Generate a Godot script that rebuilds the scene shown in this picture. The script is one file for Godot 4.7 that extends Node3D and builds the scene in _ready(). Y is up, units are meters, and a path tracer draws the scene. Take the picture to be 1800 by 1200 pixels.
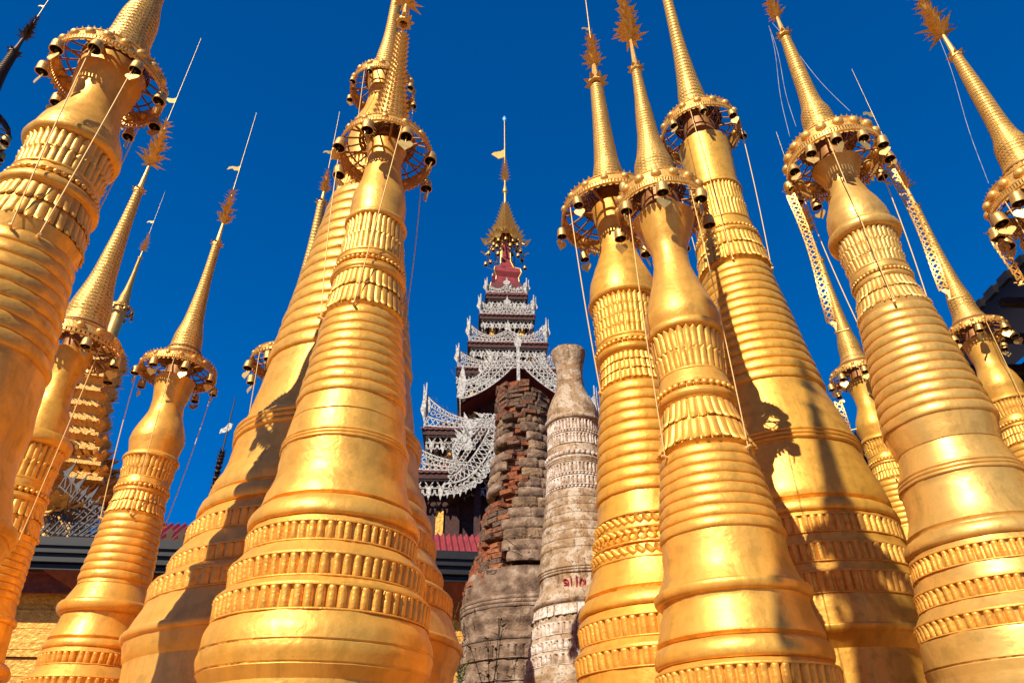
extends Node3D
# A grove of gilded stupas seen from among them, looking up; a timber temple tower and two unrestored stupas stand between.

const STREAMERS := [[Vector3(1.863, 4.793, -3.254), 1.106, 0.050], [Vector3(2.590, 5.006, -3.243), 1.103, 0.050], [Vector3(3.254, 4.553, -3.461), 0.381, 0.055], [Vector3(3.600, 5.081, -6.693), 0.365, 0.070]]
const STREAMER_LABELS := ["long pierced gold streamer hanging left of the pale right stupa", "long pierced gold streamer hanging right of the pale right stupa", "pierced gold streamer hanging at the right edge of the picture", "small pierced streamer under the umbrella of the half hidden stupa"]
const WIRES := [[Vector3(2.144, 6.731, -3.258), Vector3(1.928, 5.253, -3.158), 0.02], [Vector3(2.145, 6.690, -3.257), Vector3(2.004, 5.373, -3.170), 0.05], [Vector3(2.170, 6.743, -3.241), Vector3(2.371, 5.437, -3.097), 0.05], [Vector3(3.499, 6.562, -3.285), Vector3(3.228, 4.899, -3.277), 0.02], [Vector3(3.511, 6.511, -3.273), Vector3(3.639, 5.307, -3.282), 0.01]]

func _ready() -> void:
	var cam := Camera3D.new()
	cam.name = "camera"
	cam.position = Vector3(0, 1.5, 0)
	cam.rotation_degrees = Vector3(33.5, 0, -0.75)
	cam.fov = 53.13
	cam.near = 0.05
	cam.far = 3000.0
	add_child(cam)
	cam.current = true
	var sky_look := ProceduralSkyMaterial.new()
	sky_look.sky_top_color = Color(0.0, 0.265, 0.52)
	sky_look.sky_horizon_color = Color(0.0, 0.475, 0.84)
	sky_look.sky_curve = 0.32
	sky_look.ground_bottom_color = Color(0.40, 0.33, 0.25)
	sky_look.ground_horizon_color = Color(0.30, 0.42, 0.58)
	sky_look.sun_angle_max = 1.0
	var sky := Sky.new()
	sky.sky_material = sky_look
	var env := Environment.new()
	env.background_mode = Environment.BG_SKY
	env.sky = sky
	env.tonemap_mode = Environment.TONE_MAPPER_LINEAR
	env.tonemap_exposure = 1.25
	env.sdfgi_enabled = true
	env.ssao_enabled = true
	env.ssil_enabled = true
	var world := WorldEnvironment.new()
	world.name = "world"
	world.environment = env
	add_child(world)
	var sun := DirectionalLight3D.new()
	sun.name = "sun"
	sun.light_energy = 1.6
	sun.light_color = Color(1.0, 0.965, 0.90)
	sun.light_angular_distance = 0.4
	sun.shadow_enabled = true
	sun.rotation_degrees = Vector3(-38.5, -30.2, 0)
	add_child(sun)
	rough_noise.seed = 7
	rough_noise.frequency = 1.0
	rough_noise.fractal_octaves = 3
	rng.seed = 20
	make_materials()
	make_units()
	ground()
	temple()
	old_stupas()
	grove()
	small_things()

func ground() -> void:
	var s := Shape.new()
	var pts := []
	for j in 41:
		for i in 41:
			var x := (i - 20) / 20.0
			var z := (j - 20) / 20.0
			pts.append(Vector3(signf(x) * x * x * 1500.0, 0, signf(z) * z * z * 1500.0))
	s.sheet(pts, 41)
	structure("ground", s.mesh(), M.earth)

# ---------------------------------------------------------------- pierced ironwork
func filigree(s: Shape, f: Transform3D, path: Array, tall: Array, cell: float, thick := 0.05, lean := 1.0) -> void:
	# an openwork board that follows path; tall gives its height at each point. Rails, rings, a trellis and flame leaves on top
	var length := 0.0
	var at := [0.0]
	for i in path.size() - 1:
		length += path[i].distance_to(path[i + 1])
		at.append(length)
	var n := maxi(3, int(length / cell))
	var base := []
	var ups := []
	var hs := []
	for k in n + 1:
		var want := length * k / n
		var i := 0
		while i < path.size() - 2 and at[i + 1] < want:
			i += 1
		var t: float = (want - at[i]) / maxf(at[i + 1] - at[i], 1e-6)
		base.append(path[i].lerp(path[i + 1], t))
		hs.append(lerpf(tall[i], tall[i + 1], t))
		var u: Vector2 = (path[i + 1] - path[i]).normalized()
		ups.append(Vector2(-u.y, u.x))
	var w := cell * 0.19
	var mid := (n / 2.0)
	for rail in [0.05, 0.30, 0.62, 0.80]:
		var line := []
		for k in n + 1:
			line.append(base[k] + ups[k] * hs[k] * rail)
		s.ribbon(line, w * 1.25 if rail != 0.62 else w, thick, f)
	for k in n:
		var b: Vector2 = (base[k] + base[k + 1]) * 0.5
		var u: Vector2 = (ups[k] + ups[k + 1]).normalized()
		var h: float = (hs[k] + hs[k + 1]) * 0.5
		var side := Vector2(u.y, -u.x)
		# trellis below, rings above
		s.ribbon([base[k] + ups[k] * hs[k] * 0.05, base[k + 1] + ups[k + 1] * hs[k + 1] * 0.30], w * 0.8, thick * 0.8, f)
		s.ribbon([base[k + 1] + ups[k + 1] * hs[k + 1] * 0.05, base[k] + ups[k] * hs[k] * 0.30], w * 0.8, thick * 0.6, f)
		var rr := minf(cell * 0.42, h * 0.155)
		var ring := []
		for q in 8:
			ring.append(b + u * h * 0.46 + side * rr * cos(TAU * q / 7.0) + u * rr * sin(TAU * q / 7.0))
		s.ribbon(ring, w * 0.9, thick * 0.9, f)
		s.ribbon([b + u * h * 0.62 - side * cell * 0.4, b + u * h * 0.80], w * 0.9, thick * 0.7, f)
		s.ribbon([b + u * h * 0.80, b + u * h * 0.62 + side * cell * 0.4], w * 0.9, thick * 0.65, f)
		# a flame leaf that leans towards the nearer end, with a small curl beside it
		var dir := signf(k + 0.5 - mid) * lean
		var z := cell * (1.35 if k % 2 == 0 else 0.85) * clampf(h / 0.7, 0.75, 1.35)
		var o := b + u * h * 0.78
		s.plate([o - side * cell * 0.33, o - side * cell * 0.30 + u * z * 0.45, o + side * dir * z * 0.10 + u * z * 0.7, o + side * dir * z * 0.42 + u * z * 1.25, o + side * dir * z * 0.30 + u * z * 0.62, o + side * cell * 0.33 + u * z * 0.25, o + side * cell * 0.33], thick * 0.85, f)

func crest(called: String, parent: Node, f: Transform3D, half: float, low: float, ends: float, centre: float, mat: Material, cell := 0.26) -> void:
	# a roof-edge board: horned corners, a dip, and a peak in the middle
	var path := []
	var tall := []
	for k in 25:
		var u := k / 12.0 - 1.0
		path.append(Vector2(u * half, 0))
		tall.append(low + ends * pow(absf(u), 3.6) + centre * pow(maxf(0.0, 1.0 - absf(u) * 2.2), 1.6))
	var s := Shape.new()
	filigree(s, f, path, tall, cell)
	var spike := (ends + low) * 0.78
	for e in [-1, 1]:
		s.plate([Vector2(e * half, 0.0), Vector2(e * (half - 0.12), spike * 0.4), Vector2(e * (half - 0.2), spike * 0.75), Vector2(e * (half - 0.04), spike * 0.95), Vector2(e * (half + 0.12), spike * 1.4), Vector2(e * (half + 0.11), spike * 0.9), Vector2(e * (half + 0.18), spike * 0.55), Vector2(e * (half + 0.06), spike * 0.3)], 0.05, f)
	if centre > 0.0:
		var c := centre + low
		s.plate([Vector2(-0.12, c * 0.75), Vector2(-0.17, c * 1.0), Vector2(-0.05, c * 1.1), Vector2(0, c * 1.4), Vector2(0.05, c * 1.1), Vector2(0.17, c * 1.0), Vector2(0.12, c * 0.75)], 0.06, f)
	part(called, s.mesh(), mat, parent)

func lace(called: String, parent: Node, f: Transform3D, half: float, drop: float, mat: Material, cell := 0.42) -> void:
	# the hanging scalloped fringe below an eave
	var s := Shape.new()
	var n := maxi(3, int(half * 2.0 / cell))
	var c := half * 2.0 / n
	s.ribbon([Vector2(-half, -0.03), Vector2(half, -0.03)], 0.06, 0.05, f)
	s.ribbon([Vector2(-half, -drop * 0.42), Vector2(half, -drop * 0.42)], 0.04, 0.045, f)
	for k in n:
		var x := -half + c * (k + 0.5)
		for e in [-1, 1]:
			var curl := []
			for q in 9:
				var t := q / 8.0
				var a := t * 4.4
				curl.append(Vector2(x + e * (c * 0.47 - c * 0.30 * (1.0 - t * 0.55) * (1.0 - cos(a)) * 0.9), -drop * 0.5 - drop * 0.3 * sin(a) * (1.0 - t * 0.4)))
			s.ribbon(curl, 0.05, 0.045, f)
			s.ribbon([Vector2(x + e * c * 0.45, -0.03), Vector2(x, -drop * 0.42)], 0.035, 0.03, f)
		s.plate([Vector2(x - c * 0.2, -drop * 0.4), Vector2(x - c * 0.13, -drop * 0.75), Vector2(x, -drop * 1.0), Vector2(x + c * 0.13, -drop * 0.75), Vector2(x + c * 0.2, -drop * 0.4)], 0.05, f)
	part(called, s.mesh(), mat, parent)

func corrugated(a: Vector3, b: Vector3, rise: Vector3, pitch: float, deep: float) -> Shape:
	# a wavy metal sheet from the eave a-b up along rise
	var s := Shape.new()
	var n := int(a.distance_to(b) / pitch) * 6
	var up := (b - a).cross(rise).normalized()
	var pts := []
	for j in 5:
		for i in n + 1:
			pts.append(a.lerp(b, float(i) / n) + rise * (j / 4.0) + up * deep * cos(TAU * i / 6.0) + up * deep * 0.6 * float(4 - j) * 0.0)
	s.sheet(pts, n + 1)
	return s

func hip(s: Shape, y0: float, h0: float, y1: float, h1: float) -> void:
	# four sloping roof faces
	for k in 4:
		var b := Basis(Vector3.UP, k * PI / 2)
		s.quad(b * Vector3(-h0, y0, h0), b * Vector3(h0, y0, h0), b * Vector3(h1, y1, h1), b * Vector3(-h1, y1, h1), Vector3(0, y0 - 3.0, 0))

func temple() -> void:
	var t := thing("temple_tower", "tiered timber temple tower with white filigree crests and a slender gilded spire", "temple", Vector3(-0.27, 0, -26.0))
	t.rotation_degrees.y = 3.5
	# [eave height, half width at the eave, wall below down to, half width of that wall, horn, centre peak, fringe drop]
	var tiers := [[20.7, 0.92, 19.9, 0.72, 0.38, 0.42, 0.42], [19.35, 1.2, 18.3, 0.98, 0.45, 0.4, 0.42], [17.55, 1.66, 16.7, 1.38, 0.6, 0.5, 0.42], [16.0, 2.08, 13.3, 1.8, 0.5, 0.3, 0.5], [12.7, 3.2, 11.4, 2.75, 1.0, 0.5, 0.55], [10.85, 3.6, 6.0, 3.1, 0.7, 0.6, 0.6]]
	for i in tiers.size():
		var e: Array = tiers[i]
		var y: float = e[0]
		var h: float = e[1]
		var wh: float = e[3]
		var s := Shape.new()
		# body of the storey: corner posts and a recessed dark wall behind
		s.box(Vector3(0, (y + e[2]) * 0.5 - 0.1, 0), Vector3(wh - 0.12, (y - e[2]) * 0.5 + 0.3, wh - 0.12))
		part("storey_wall", s.mesh(), M.tower_wood, t)
		s = Shape.new()
		var posts := 4 if h < 2.0 else 6
		for k in 4:
			var b := Basis(Vector3.UP, k * PI / 2)
			for p in posts:
				if p == posts - 1 or k == 2:
					continue
				s = Shape.new()
				s.box(b * Vector3(lerpf(-wh, wh, float(p) / (posts - 1)), (y + e[2]) * 0.5 - 0.1, wh), Vector3(0.06, (y - e[2]) * 0.5 + 0.25, 0.06), b)
				part("storey_post", s.mesh(), M.tower_wood, t)
		s = Shape.new()
		for k in 4:
			var b := Basis(Vector3.UP, k * PI / 2)
			for p in posts - 1:
				var x := lerpf(-wh, wh, (p + 0.5) / (posts - 1))
				if p % 2 == 0 and k != 2:
					s = Shape.new()
					s.box(b * Vector3(x, (y + e[2]) * 0.5 - 0.25, wh - 0.06), Vector3(0.13, (y - e[2]) * 0.3, 0.03), b)
					part("gilded_panel", s.mesh(), M.gold_wall, t)
		# roof: metal slopes, a wavy edge and a dark fascia
		s = Shape.new()
		hip(s, y - 0.02, h + 0.06, y + (1.0 if i == 0 else 0.55) * (0.7 + h * 0.2), h * 0.72)
		part("roof_sheet", s.mesh(), M.tower_red, t)
		s = Shape.new()
		for k in 4:
			var b := Basis(Vector3.UP, k * PI / 2)
			s.box(b * Vector3(0, y - 0.16, h - 0.02), Vector3(h + 0.03, 0.10, 0.04), b)
		s.box(Vector3(0, y - 0.24, 0), Vector3(h - 0.08, 0.02, h - 0.08))
		part("fascia", s.mesh(), M.tower_wood, t)
		s = Shape.new()
		for k in 4:
			var b := Basis(Vector3.UP, k * PI / 2)
			var wave := []
			var n := int(h * 2.0 / 0.05)
			for q in n + 1:
				wave.append(Vector2(lerpf(-h, h, float(q) / n) * 1.04, -0.035 + 0.022 * sin(q * 1.57)))
			s.ribbon(wave, 0.06, 0.05, Transform3D(b, b * Vector3(0, y, h + 0.05)))
		part("roof_edge", s.mesh(), M.tower_red, t)
		for k in ([0, 3, 1] if i < 5 else [0]):
			var b := Basis(Vector3.UP, k * PI / 2)
			crest("crest_board", t, Transform3D(b, b * Vector3(0, y + 0.02, h)), h, 0.34 if i > 0 else 0.3, e[4] * 1.35, e[5], M.white_iron, 0.16 if i < 4 else 0.2)
			lace("fringe_board", t, Transform3D(b, b * Vector3(0, y - 0.24, h - 0.1)), h * 0.97, e[6] * 1.3, M.white_iron, 0.3 if i < 4 else 0.4)
	# red bud roof and shaft under the gilded crown
	var s := Shape.new()
	var prof := [[0.62, 20.7], [0.56, 21.8], [0.54, 22.05], [0.66, 22.3], [0.62, 22.55], [0.34, 22.85], [0.22, 23.3], [0.19, 24.6], [0.16, 25.2]]
	for k in prof.size() - 1:
		for q in 4:
			var b := Basis(Vector3.UP, q * PI / 2 + 0.12)
			var a0: float = prof[k][0]
			var a1: float = prof[k + 1][0]
			s.quad(b * Vector3(-a0, prof[k][1], a0), b * Vector3(a0, prof[k][1], a0), b * Vector3(a1, prof[k + 1][1], a1), b * Vector3(-a1, prof[k + 1][1], a1), Vector3(0, prof[k][1] - 0.2, 0))
	part("bud_roof", s.mesh(), M.red_tin, t)
	s = Shape.new()
	for q in 4:
		var b := Basis(Vector3.UP, q * PI / 2 + 0.12)
		for k in range(1, prof.size() - 1):
			var a: Array = prof[k]
			var c: Array = prof[k + 1]
			s.tube([b * Vector3(a[0], a[1], a[0]), b * Vector3(c[0], c[1], c[0])], 0.035, 5)
	part("gilded_hip", s.mesh(), M.leaf_pale, t)
	# gilded crown: a cone of leaves, thin spire, bouquet, rod, vane and bud
	s = Shape.new()
	s.lathe(catmull([Vector2(0.05, 28.2), Vector2(0.07, 27.6), Vector2(0.10, 26.7), Vector2(0.25, 25.98), Vector2(0.5, 25.35), Vector2(0.68, 24.95)], 4), 20)
	for k in 15:
		var h := k / 14.0
		var y := lerpf(24.75, 27.2, h)
		var r := lerpf(0.78, 0.1, pow(h, 0.55))
		var n := int(lerpf(18, 8, h))
		for i in n:
			var o := ring_at(TAU * (i + 0.5 * (k % 2)) / n)
			leaf(s, o * r * 0.9 + Vector3(0, y, 0), o, Vector3(0, 0.9, 0), lerpf(0.46, 0.22, h), 0.5, 0.35)
			leaf(s, o * r * 0.95 + Vector3(0, y - 0.1, 0), o, Vector3(0, 0.5, 0), lerpf(0.3, 0.12, h), 0.8, 0.7)
	for i in 8:
		var o := ring_at(TAU * (i + 0.5) / 8)
		s.tube([o * 0.5 + Vector3(0, 25.0, 0), o * 0.85 + Vector3(0, 24.4, 0), o * 1.1 + Vector3(0, 24.2, 0)], 0.05, 5, 0.03)
		leaf(s, o * 1.02 + Vector3(0, 24.15, 0), o, Vector3.UP, 0.4, 0.8, 0.5)
	part("gilded_crown", s.mesh(), M.leaf_pale, t)
	s = Shape.new()
	s.lathe(catmull([Vector2(0.03, 29.1), Vector2(0.05, 28.8), Vector2(0.13, 28.3), Vector2(0.06, 28.15), Vector2(0.06, 27.4)], 4), 12)
	for k in 14:
		var h := k / 13.0
		for i in 7:
			var o := ring_at(TAU * (i + 0.5 * (k % 2)) / 7)
			leaf(s, Vector3(0, lerpf(29.1, 30.9, h), 0), o, Vector3(0, 0.8, 0), lerpf(0.42, 0.12, h), 0.22, 0.5)
	s.tube([Vector3(0, 29.0, 0), Vector3(0, 34.0, 0)], 0.045, 6, 0.03)
	s.plate([Vector2(0, 31.0), Vector2(-0.35, 30.85), Vector2(-0.75, 31.2), Vector2(-0.6, 31.35), Vector2(-0.25, 31.45), Vector2(0, 31.65)], 0.03, Transform3D())
	part("finial", s.mesh(), M.leaf, t)
	s = Shape.new()
	s.lathe([Vector2(0, 34.55), Vector2(0.13, 34.25), Vector2(0, 33.95)], 8)
	part("crystal_bud", s.mesh(), M.glass, t)
	# little bells on wires around the shaft
	for k in 3:
		for i in [10, 8, 6][k]:
			var o := ring_at(TAU * (i + 0.3 * k) / [10, 8, 6][k])
			var r: float = [0.62, 0.86, 0.98][k]
			var y: float = [24.3, 23.7, 23.1][k]
			var b := part("bell", U.bell, M.bell, t, Transform3D(Basis().scaled(Vector3.ONE * 0.2), o * r + Vector3(0, y, 0)))
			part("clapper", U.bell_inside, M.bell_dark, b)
	for i in 10:
		var o := ring_at(TAU * i / 10)
		s = Shape.new()
		s.tube([o * 0.6 + Vector3(0, 25.0, 0), o * 0.62 + Vector3(0, 24.5, 0)], 0.015, 4)
		part("bell_wire", s.mesh(), M.dark_metal, t)
		s = Shape.new()
		s.tube([o * 0.8 + Vector3(0, 24.5, 0), o * 0.86 + Vector3(0, 23.9, 0), o * 0.98 + Vector3(0, 23.3, 0), o * 0.5 + Vector3(0, 23.0, 0)], 0.015, 4)
		part("bell_wire", s.mesh(), M.dark_metal, t)
	# front porch: post, raking crests on either side and their finials
	s = Shape.new()
	s.box(Vector3(0.3, 15.4, 3.25), Vector3(0.06, 1.0, 0.06))
	s.plate([Vector2(0.2, 16.3), Vector2(0.14, 16.55), Vector2(0.3, 16.95), Vector2(0.46, 16.55), Vector2(0.4, 16.3)], 0.1, Transform3D(Basis(), Vector3(0, 0, 3.25)))
	part("porch_post", s.mesh(), M.white_iron, t)
	for e in [-1, 1]:
		s = Shape.new()
		var path := []
		var tall := []
		for k in 13:
			var u := k / 12.0
			path.append(Vector2(0.3 + e * (0.1 + 2.15 * u), 15.5 - 1.95 * pow(u, 0.8) + 0.35 * pow(u, 4.0)))
			tall.append(0.75 + 0.55 * pow(1.0 - u, 3.0) + 0.5 * pow(u, 4.0))
		if e < 0:
			path.reverse()
			tall.reverse()
		filigree(s, Transform3D(Basis(), Vector3(0, 0, 3.2)), path, tall, 0.22)
		s.plate([Vector2(0.3 + e * 2.1, 14.0), Vector2(0.3 + e * 2.0, 14.7), Vector2(0.3 + e * 2.15, 15.5), Vector2(0.3 + e * 2.3, 14.8), Vector2(0.3 + e * 2.35, 14.0)], 0.06, Transform3D(Basis(), Vector3(0, 0, 3.2)))
		part("raking_crest", s.mesh(), M.white_iron, t)
		s = Shape.new()
		s.quad(Vector3(0.3, 15.5, 3.1), Vector3(0.3 + e * 2.2, 13.8, 3.1), Vector3(0.3 + e * 2.2, 13.8, 1.5), Vector3(0.3, 15.5, 1.5), Vector3(0.3, 12, 2))
		s.quad(Vector3(0.3, 15.45, 3.1), Vector3(0.3 + e * 2.2, 13.7, 3.1), Vector3(0.3 + e * 2.2, 13.7, 1.5), Vector3(0.3, 15.45, 1.5), Vector3(0.3, 18, 2))
		part("porch_roof", s.mesh(), M.tower_red, t)
		# lower gable: deep pierced barge boards that sweep down to a horned foot
		s = Shape.new()
		path = []
		tall = []
		for k in 17:
			var u := k / 16.0
			path.append(Vector2(0.9 + e * (1.35 + 0.2 * u + 1.55 * pow(u, 2.2)), 12.75 - 3.15 * pow(u, 0.85) + 0.5 * pow(u, 6.0)))
			tall.append(0.7 + 0.75 * sin(u * PI) + 0.25 * u)
		if e < 0:
			path.reverse()
			tall.reverse()
		filigree(s, Transform3D(Basis(), Vector3(0, 0, 4.3)), path, tall, 0.2, 0.06)
		for z in [-0.3, 0.2]:
			var o: Vector2 = path[path.size() / 2] + Vector2(e * 0.5, 0.7 + z)
			s.plate([o, o + Vector2(e * 0.1, 0.5), o + Vector2(e * 0.35, 0.9), o + Vector2(e * 0.35, 0.3), o + Vector2(e * 0.2, -0.1)], 0.06, Transform3D(Basis(), Vector3(0, 0, 4.3)))
		for k in path.size():
			for q in [[0.0, 0.20, 1.0], [0.09, 0.13, -1.0]]:
				var c: Vector2 = path[k] + Vector2(q[0], -0.16 - q[0])
				var curl := []
				for n in 10:
					curl.append(c + Vector2(cos(n * 0.62 * q[2] + 1.2 + k), sin(n * 0.62 * q[2] + 1.2 + k)) * q[1] * (1.0 - n * 0.075))
				s.ribbon(curl, 0.05, 0.06, Transform3D(Basis(), Vector3(0, 0, 4.33)))
			s.plate([path[k] + Vector2(-0.07, -0.2), path[k] + Vector2(0.0, -0.5), path[k] + Vector2(0.1, -0.2)], 0.05, Transform3D(Basis(), Vector3(0, 0, 4.33)))
		part("barge_board", s.mesh(), M.white_iron, t)
		s = Shape.new()
		for k in path.size() - 1:
			var a := Vector3(path[k].x, path[k].y - 0.05, 4.25)
			var b := Vector3(path[k + 1].x, path[k + 1].y - 0.05, 4.25)
			s.hexa([a, b, b + Vector3(0, -0.22, 0), a + Vector3(0, -0.22, 0), a + Vector3(0, 0, -2.2), b + Vector3(0, 0, -2.2), b + Vector3(0, -0.22, -2.2), a + Vector3(0, -0.22, -2.2)])
		part("gable_roof", s.mesh(), M.tower_wood, t)
	for p in [-1.2, 0.3, 1.8]:
		s = Shape.new()
		s.box(Vector3(p, 9.5, 3.6), Vector3(0.11, 3.0, 0.11))
		part("porch_pillar", s.mesh(), M.tower_wood, t)
	long_hall()
	eaves_right()

func long_hall() -> void:
	# the low hall in front of the tower: black gutter, red roofs, gilded wall
	var t := thing("temple_hall", "low golden temple hall with black moulded gutter and red roof below the tower", "temple hall", Vector3(-6.2, 0, -16.6))
	t.rotation_degrees.y = 9.5
	var s := Shape.new()
	for e in [[6.55, 0.00, 0.10], [6.38, -0.06, 0.08], [6.2, -0.14, 0.09], [6.02, -0.26, 0.06]]:
		s.box(Vector3(0, e[0], e[1] - 0.3), Vector3(9.5, e[2], 0.32))
	part("gutter", s.mesh(), M.black_gutter, t)
	s = Shape.new()
	s.box(Vector3(0, 6.0, -1.6), Vector3(9.4, 0.05, 1.1))
	s.box(Vector3(0, 5.75, -0.75), Vector3(9.4, 0.22, 0.06))
	part("soffit", s.mesh(), M.soffit, t)
	for x in [-4.0, 0.5, 4.4]:
		s = Shape.new()
		s.hexa([Vector3(x - 0.9, 6.0, -0.25), Vector3(x + 1.0, 6.0, -0.25), Vector3(x + 0.85, 5.1, -1.1), Vector3(x + 0.8, 5.1, -1.1), Vector3(x - 0.9, 6.0, -1.3), Vector3(x + 1.0, 6.0, -1.3), Vector3(x + 0.85, 5.1, -1.3), Vector3(x + 0.8, 5.1, -1.3)])
		part("bracket", s.mesh(), M.soffit, t)
	# wall in stepped gilded courses
	for e in [[5.6, 0.35, 1.25], [5.05, 0.2, 1.2], [4.6, 0.22, 1.1], [4.28, 0.07, 1.0], [4.0, 0.18, 1.06], [3.6, 0.2, 0.98], [3.0, 0.38, 0.9], [2.2, 0.4, 0.8], [0.9, 0.9, 0.7]]:
		s = Shape.new()
		s.box(Vector3(0, e[0], -e[2] - 0.5), Vector3(9.2, e[1], 0.5))
		part("wall_course", s.mesh(), M.gold_wall, t)
	for span in [[-3.9, -1.4], [2.4, 7.5]]:
		part("tin_roof", corrugated(Vector3(span[0], 6.62, -0.25), Vector3(span[1], 6.62, -0.25), Vector3(0, 1.0, -1.5), 0.16, 0.045).mesh(), M.red_tin, t)
	for k in 10:
		s = Shape.new()
		var f := Transform3D(Basis().scaled(Vector3(0.62, 0.55, 1.0)), Vector3(-3.8 + k * 0.27, 6.66, -0.12))
		s.plate([Vector2(-0.16, 0), Vector2(-0.1, 0.2), Vector2(-0.17, 0.36), Vector2(0, 0.62), Vector2(0.15, 0.36), Vector2(0.09, 0.2), Vector2(0.16, 0)], 0.04, f)
		s.plate([Vector2(-0.21, 0), Vector2(-0.21, 0.12), Vector2(0.21, 0.12), Vector2(0.21, 0)], 0.03, f)
		part("roof_ornament", s.mesh(), M.dark_metal, t)
	# iron trellis on the roof corner
	s = Shape.new()
	var path := []
	var tall := []
	for k in 13:
		var u := k / 12.0
		path.append(Vector2(-5.05 + 2.3 * u, 6.68))
		tall.append(0.28 + 1.75 * pow(1.0 - u, 1.6))
	filigree(s, Transform3D(Basis(), Vector3(0, 0, -0.1)), path, tall, 0.17, 0.04, -1.0)
	for k in 12:
		for e in [-1, 1]:
			s.ribbon([Vector2(-5.05 + 0.13 * k, 6.7), Vector2(-5.05 + 0.13 * k + e * 0.55, 6.7 + maxf(0.0, 1.15 - 0.09 * k))], 0.025, 0.03, Transform3D(Basis(), Vector3(0, 0, -0.1 + e * 0.02)))
	part("roof_trellis", s.mesh(), M.grey_iron, t)
	# carved tower behind the roof corner
	var c := thing("carved_shrine", "square golden tower covered with carved leaves and scrolls behind the left stupas", "shrine", Vector3(-12.25, 0, -17.2))
	c.rotation_degrees.y = 20
	s = Shape.new()
	s.box(Vector3(0, 7.5, 0), Vector3(0.95, 0.95, 0.95))
	s.box(Vector3(0, 10.3, 0), Vector3(0.44, 2.4, 0.44))
	part("shaft", s.mesh(), M.carved, c)
	for k in 9:
		var y := 8.3 + k * 0.48
		var r := 0.52 + 0.85 * pow(maxf(0.0, 1.0 - k / 5.0), 1.3)
		s = Shape.new()
		s.box(Vector3(0, y, 0), Vector3(r, 0.05, r))
		s.box(Vector3(0, y + 0.1, 0), Vector3(r * 0.95, 0.06, r * 0.95))
		for q in 4:
			var b := Basis(Vector3.UP, q * PI / 2)
			for i in 10:
				var x := lerpf(-r * 0.88, r * 0.88, i / 9.0) + rng.randf_range(-0.03, 0.03)
				var o := b * Vector3(0, 0, 1)
				leaf(s, b * Vector3(x, y + 0.12, r * 0.88), o, Vector3(0, 0.9, 0), rng.randf_range(0.2, 0.3), 0.7, 0.6)
				leaf(s, b * Vector3(x + 0.1, y + 0.3, r * 0.84), o, (b * Vector3(rng.randf_range(-0.7, 0.7), 0.6, 0)), rng.randf_range(0.14, 0.22), 0.8, 0.6)
				s.tube([b * Vector3(x - 0.1, y + 0.2, r * 0.88), b * Vector3(x, y + 0.28, r * 0.95), b * Vector3(x + 0.08, y + 0.2, r * 0.92), b * Vector3(x, y + 0.14, r * 0.9)], 0.03, 5)
			var d := b * Vector3(1, 0, 1).normalized()
			leaf(s, b * Vector3(r * 0.9, y, r * 0.9), d, Vector3.UP, 0.3, 0.6, 0.7)
			leaf(s, b * Vector3(r * 0.9, y + 0.1, r * 0.9), d, Vector3.UP, 0.22, 0.7, 0.9)
		part("carved_tier", s.mesh(), M.carved, c)
	# scrolls swelling out at its foot
	s = Shape.new()
	for q in 64:
		var o := ring_at(TAU * q / 64.0 + rng.randf_range(-0.1, 0.1))
		var y := rng.randf_range(7.0, 9.2)
		var r := lerpf(1.55, 0.95, (y - 7.6) / 1.6)
		var side := Vector3(o.z, 0, -o.x)
		var pts := []
		for k in 12:
			var a := k * 0.62
			var w := 0.3 * (1.0 - k / 14.0)
			pts.append(o * (r + 0.03 * k) + Vector3(0, y, 0) + (side * cos(a) + Vector3.UP * sin(a)) * w)
		s.tube(pts, 0.06, 6, 0.03)
		for k in 4:
			leaf(s, o * r + Vector3(0, y - 0.1, 0) + side * rng.randf_range(-0.2, 0.2), o, Vector3(rng.randf_range(-0.5, 0.5), 0.8, rng.randf_range(-0.5, 0.5)), rng.randf_range(0.35, 0.6), 0.55, 0.6)
	part("carved_scrolls", s.mesh(), M.carved, c)
	# a thin dark roof finial further along
	var f := thing("roof_finial", "thin dark iron roof finial with a bird vane against the sky", "finial", Vector3(-8.42, 6.6, -18.15))
	s = Shape.new()
	s.tube([Vector3(0, 0, 0), Vector3(0, 5.0, 0)], 0.045, 6, 0.015)
	for y in [1.9, 2.15, 2.4, 2.6, 2.75, 2.9, 3.0, 3.1]:
		s.lathe(bulge(Vector2(0.04, y + 0.05), Vector2(0.04, y - 0.05), 0.05), 10)
		for i in 6:
			var o := ring_at(TAU * i / 6.0)
			leaf(s, Vector3(0, y, 0), o, Vector3.UP, 0.2, 0.3, 0.6)
	part("shaft", s.mesh(), M.dark_metal, f)
	s = Shape.new()
	s.plate([Vector2(0, 3.85), Vector2(-0.22, 3.8), Vector2(-0.2, 3.95), Vector2(-0.08, 4.0), Vector2(0.0, 4.15), Vector2(0.12, 4.1), Vector2(0.1, 3.95)], 0.03, Transform3D())
	part("vane", s.mesh(), M.white_iron, f)

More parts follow.
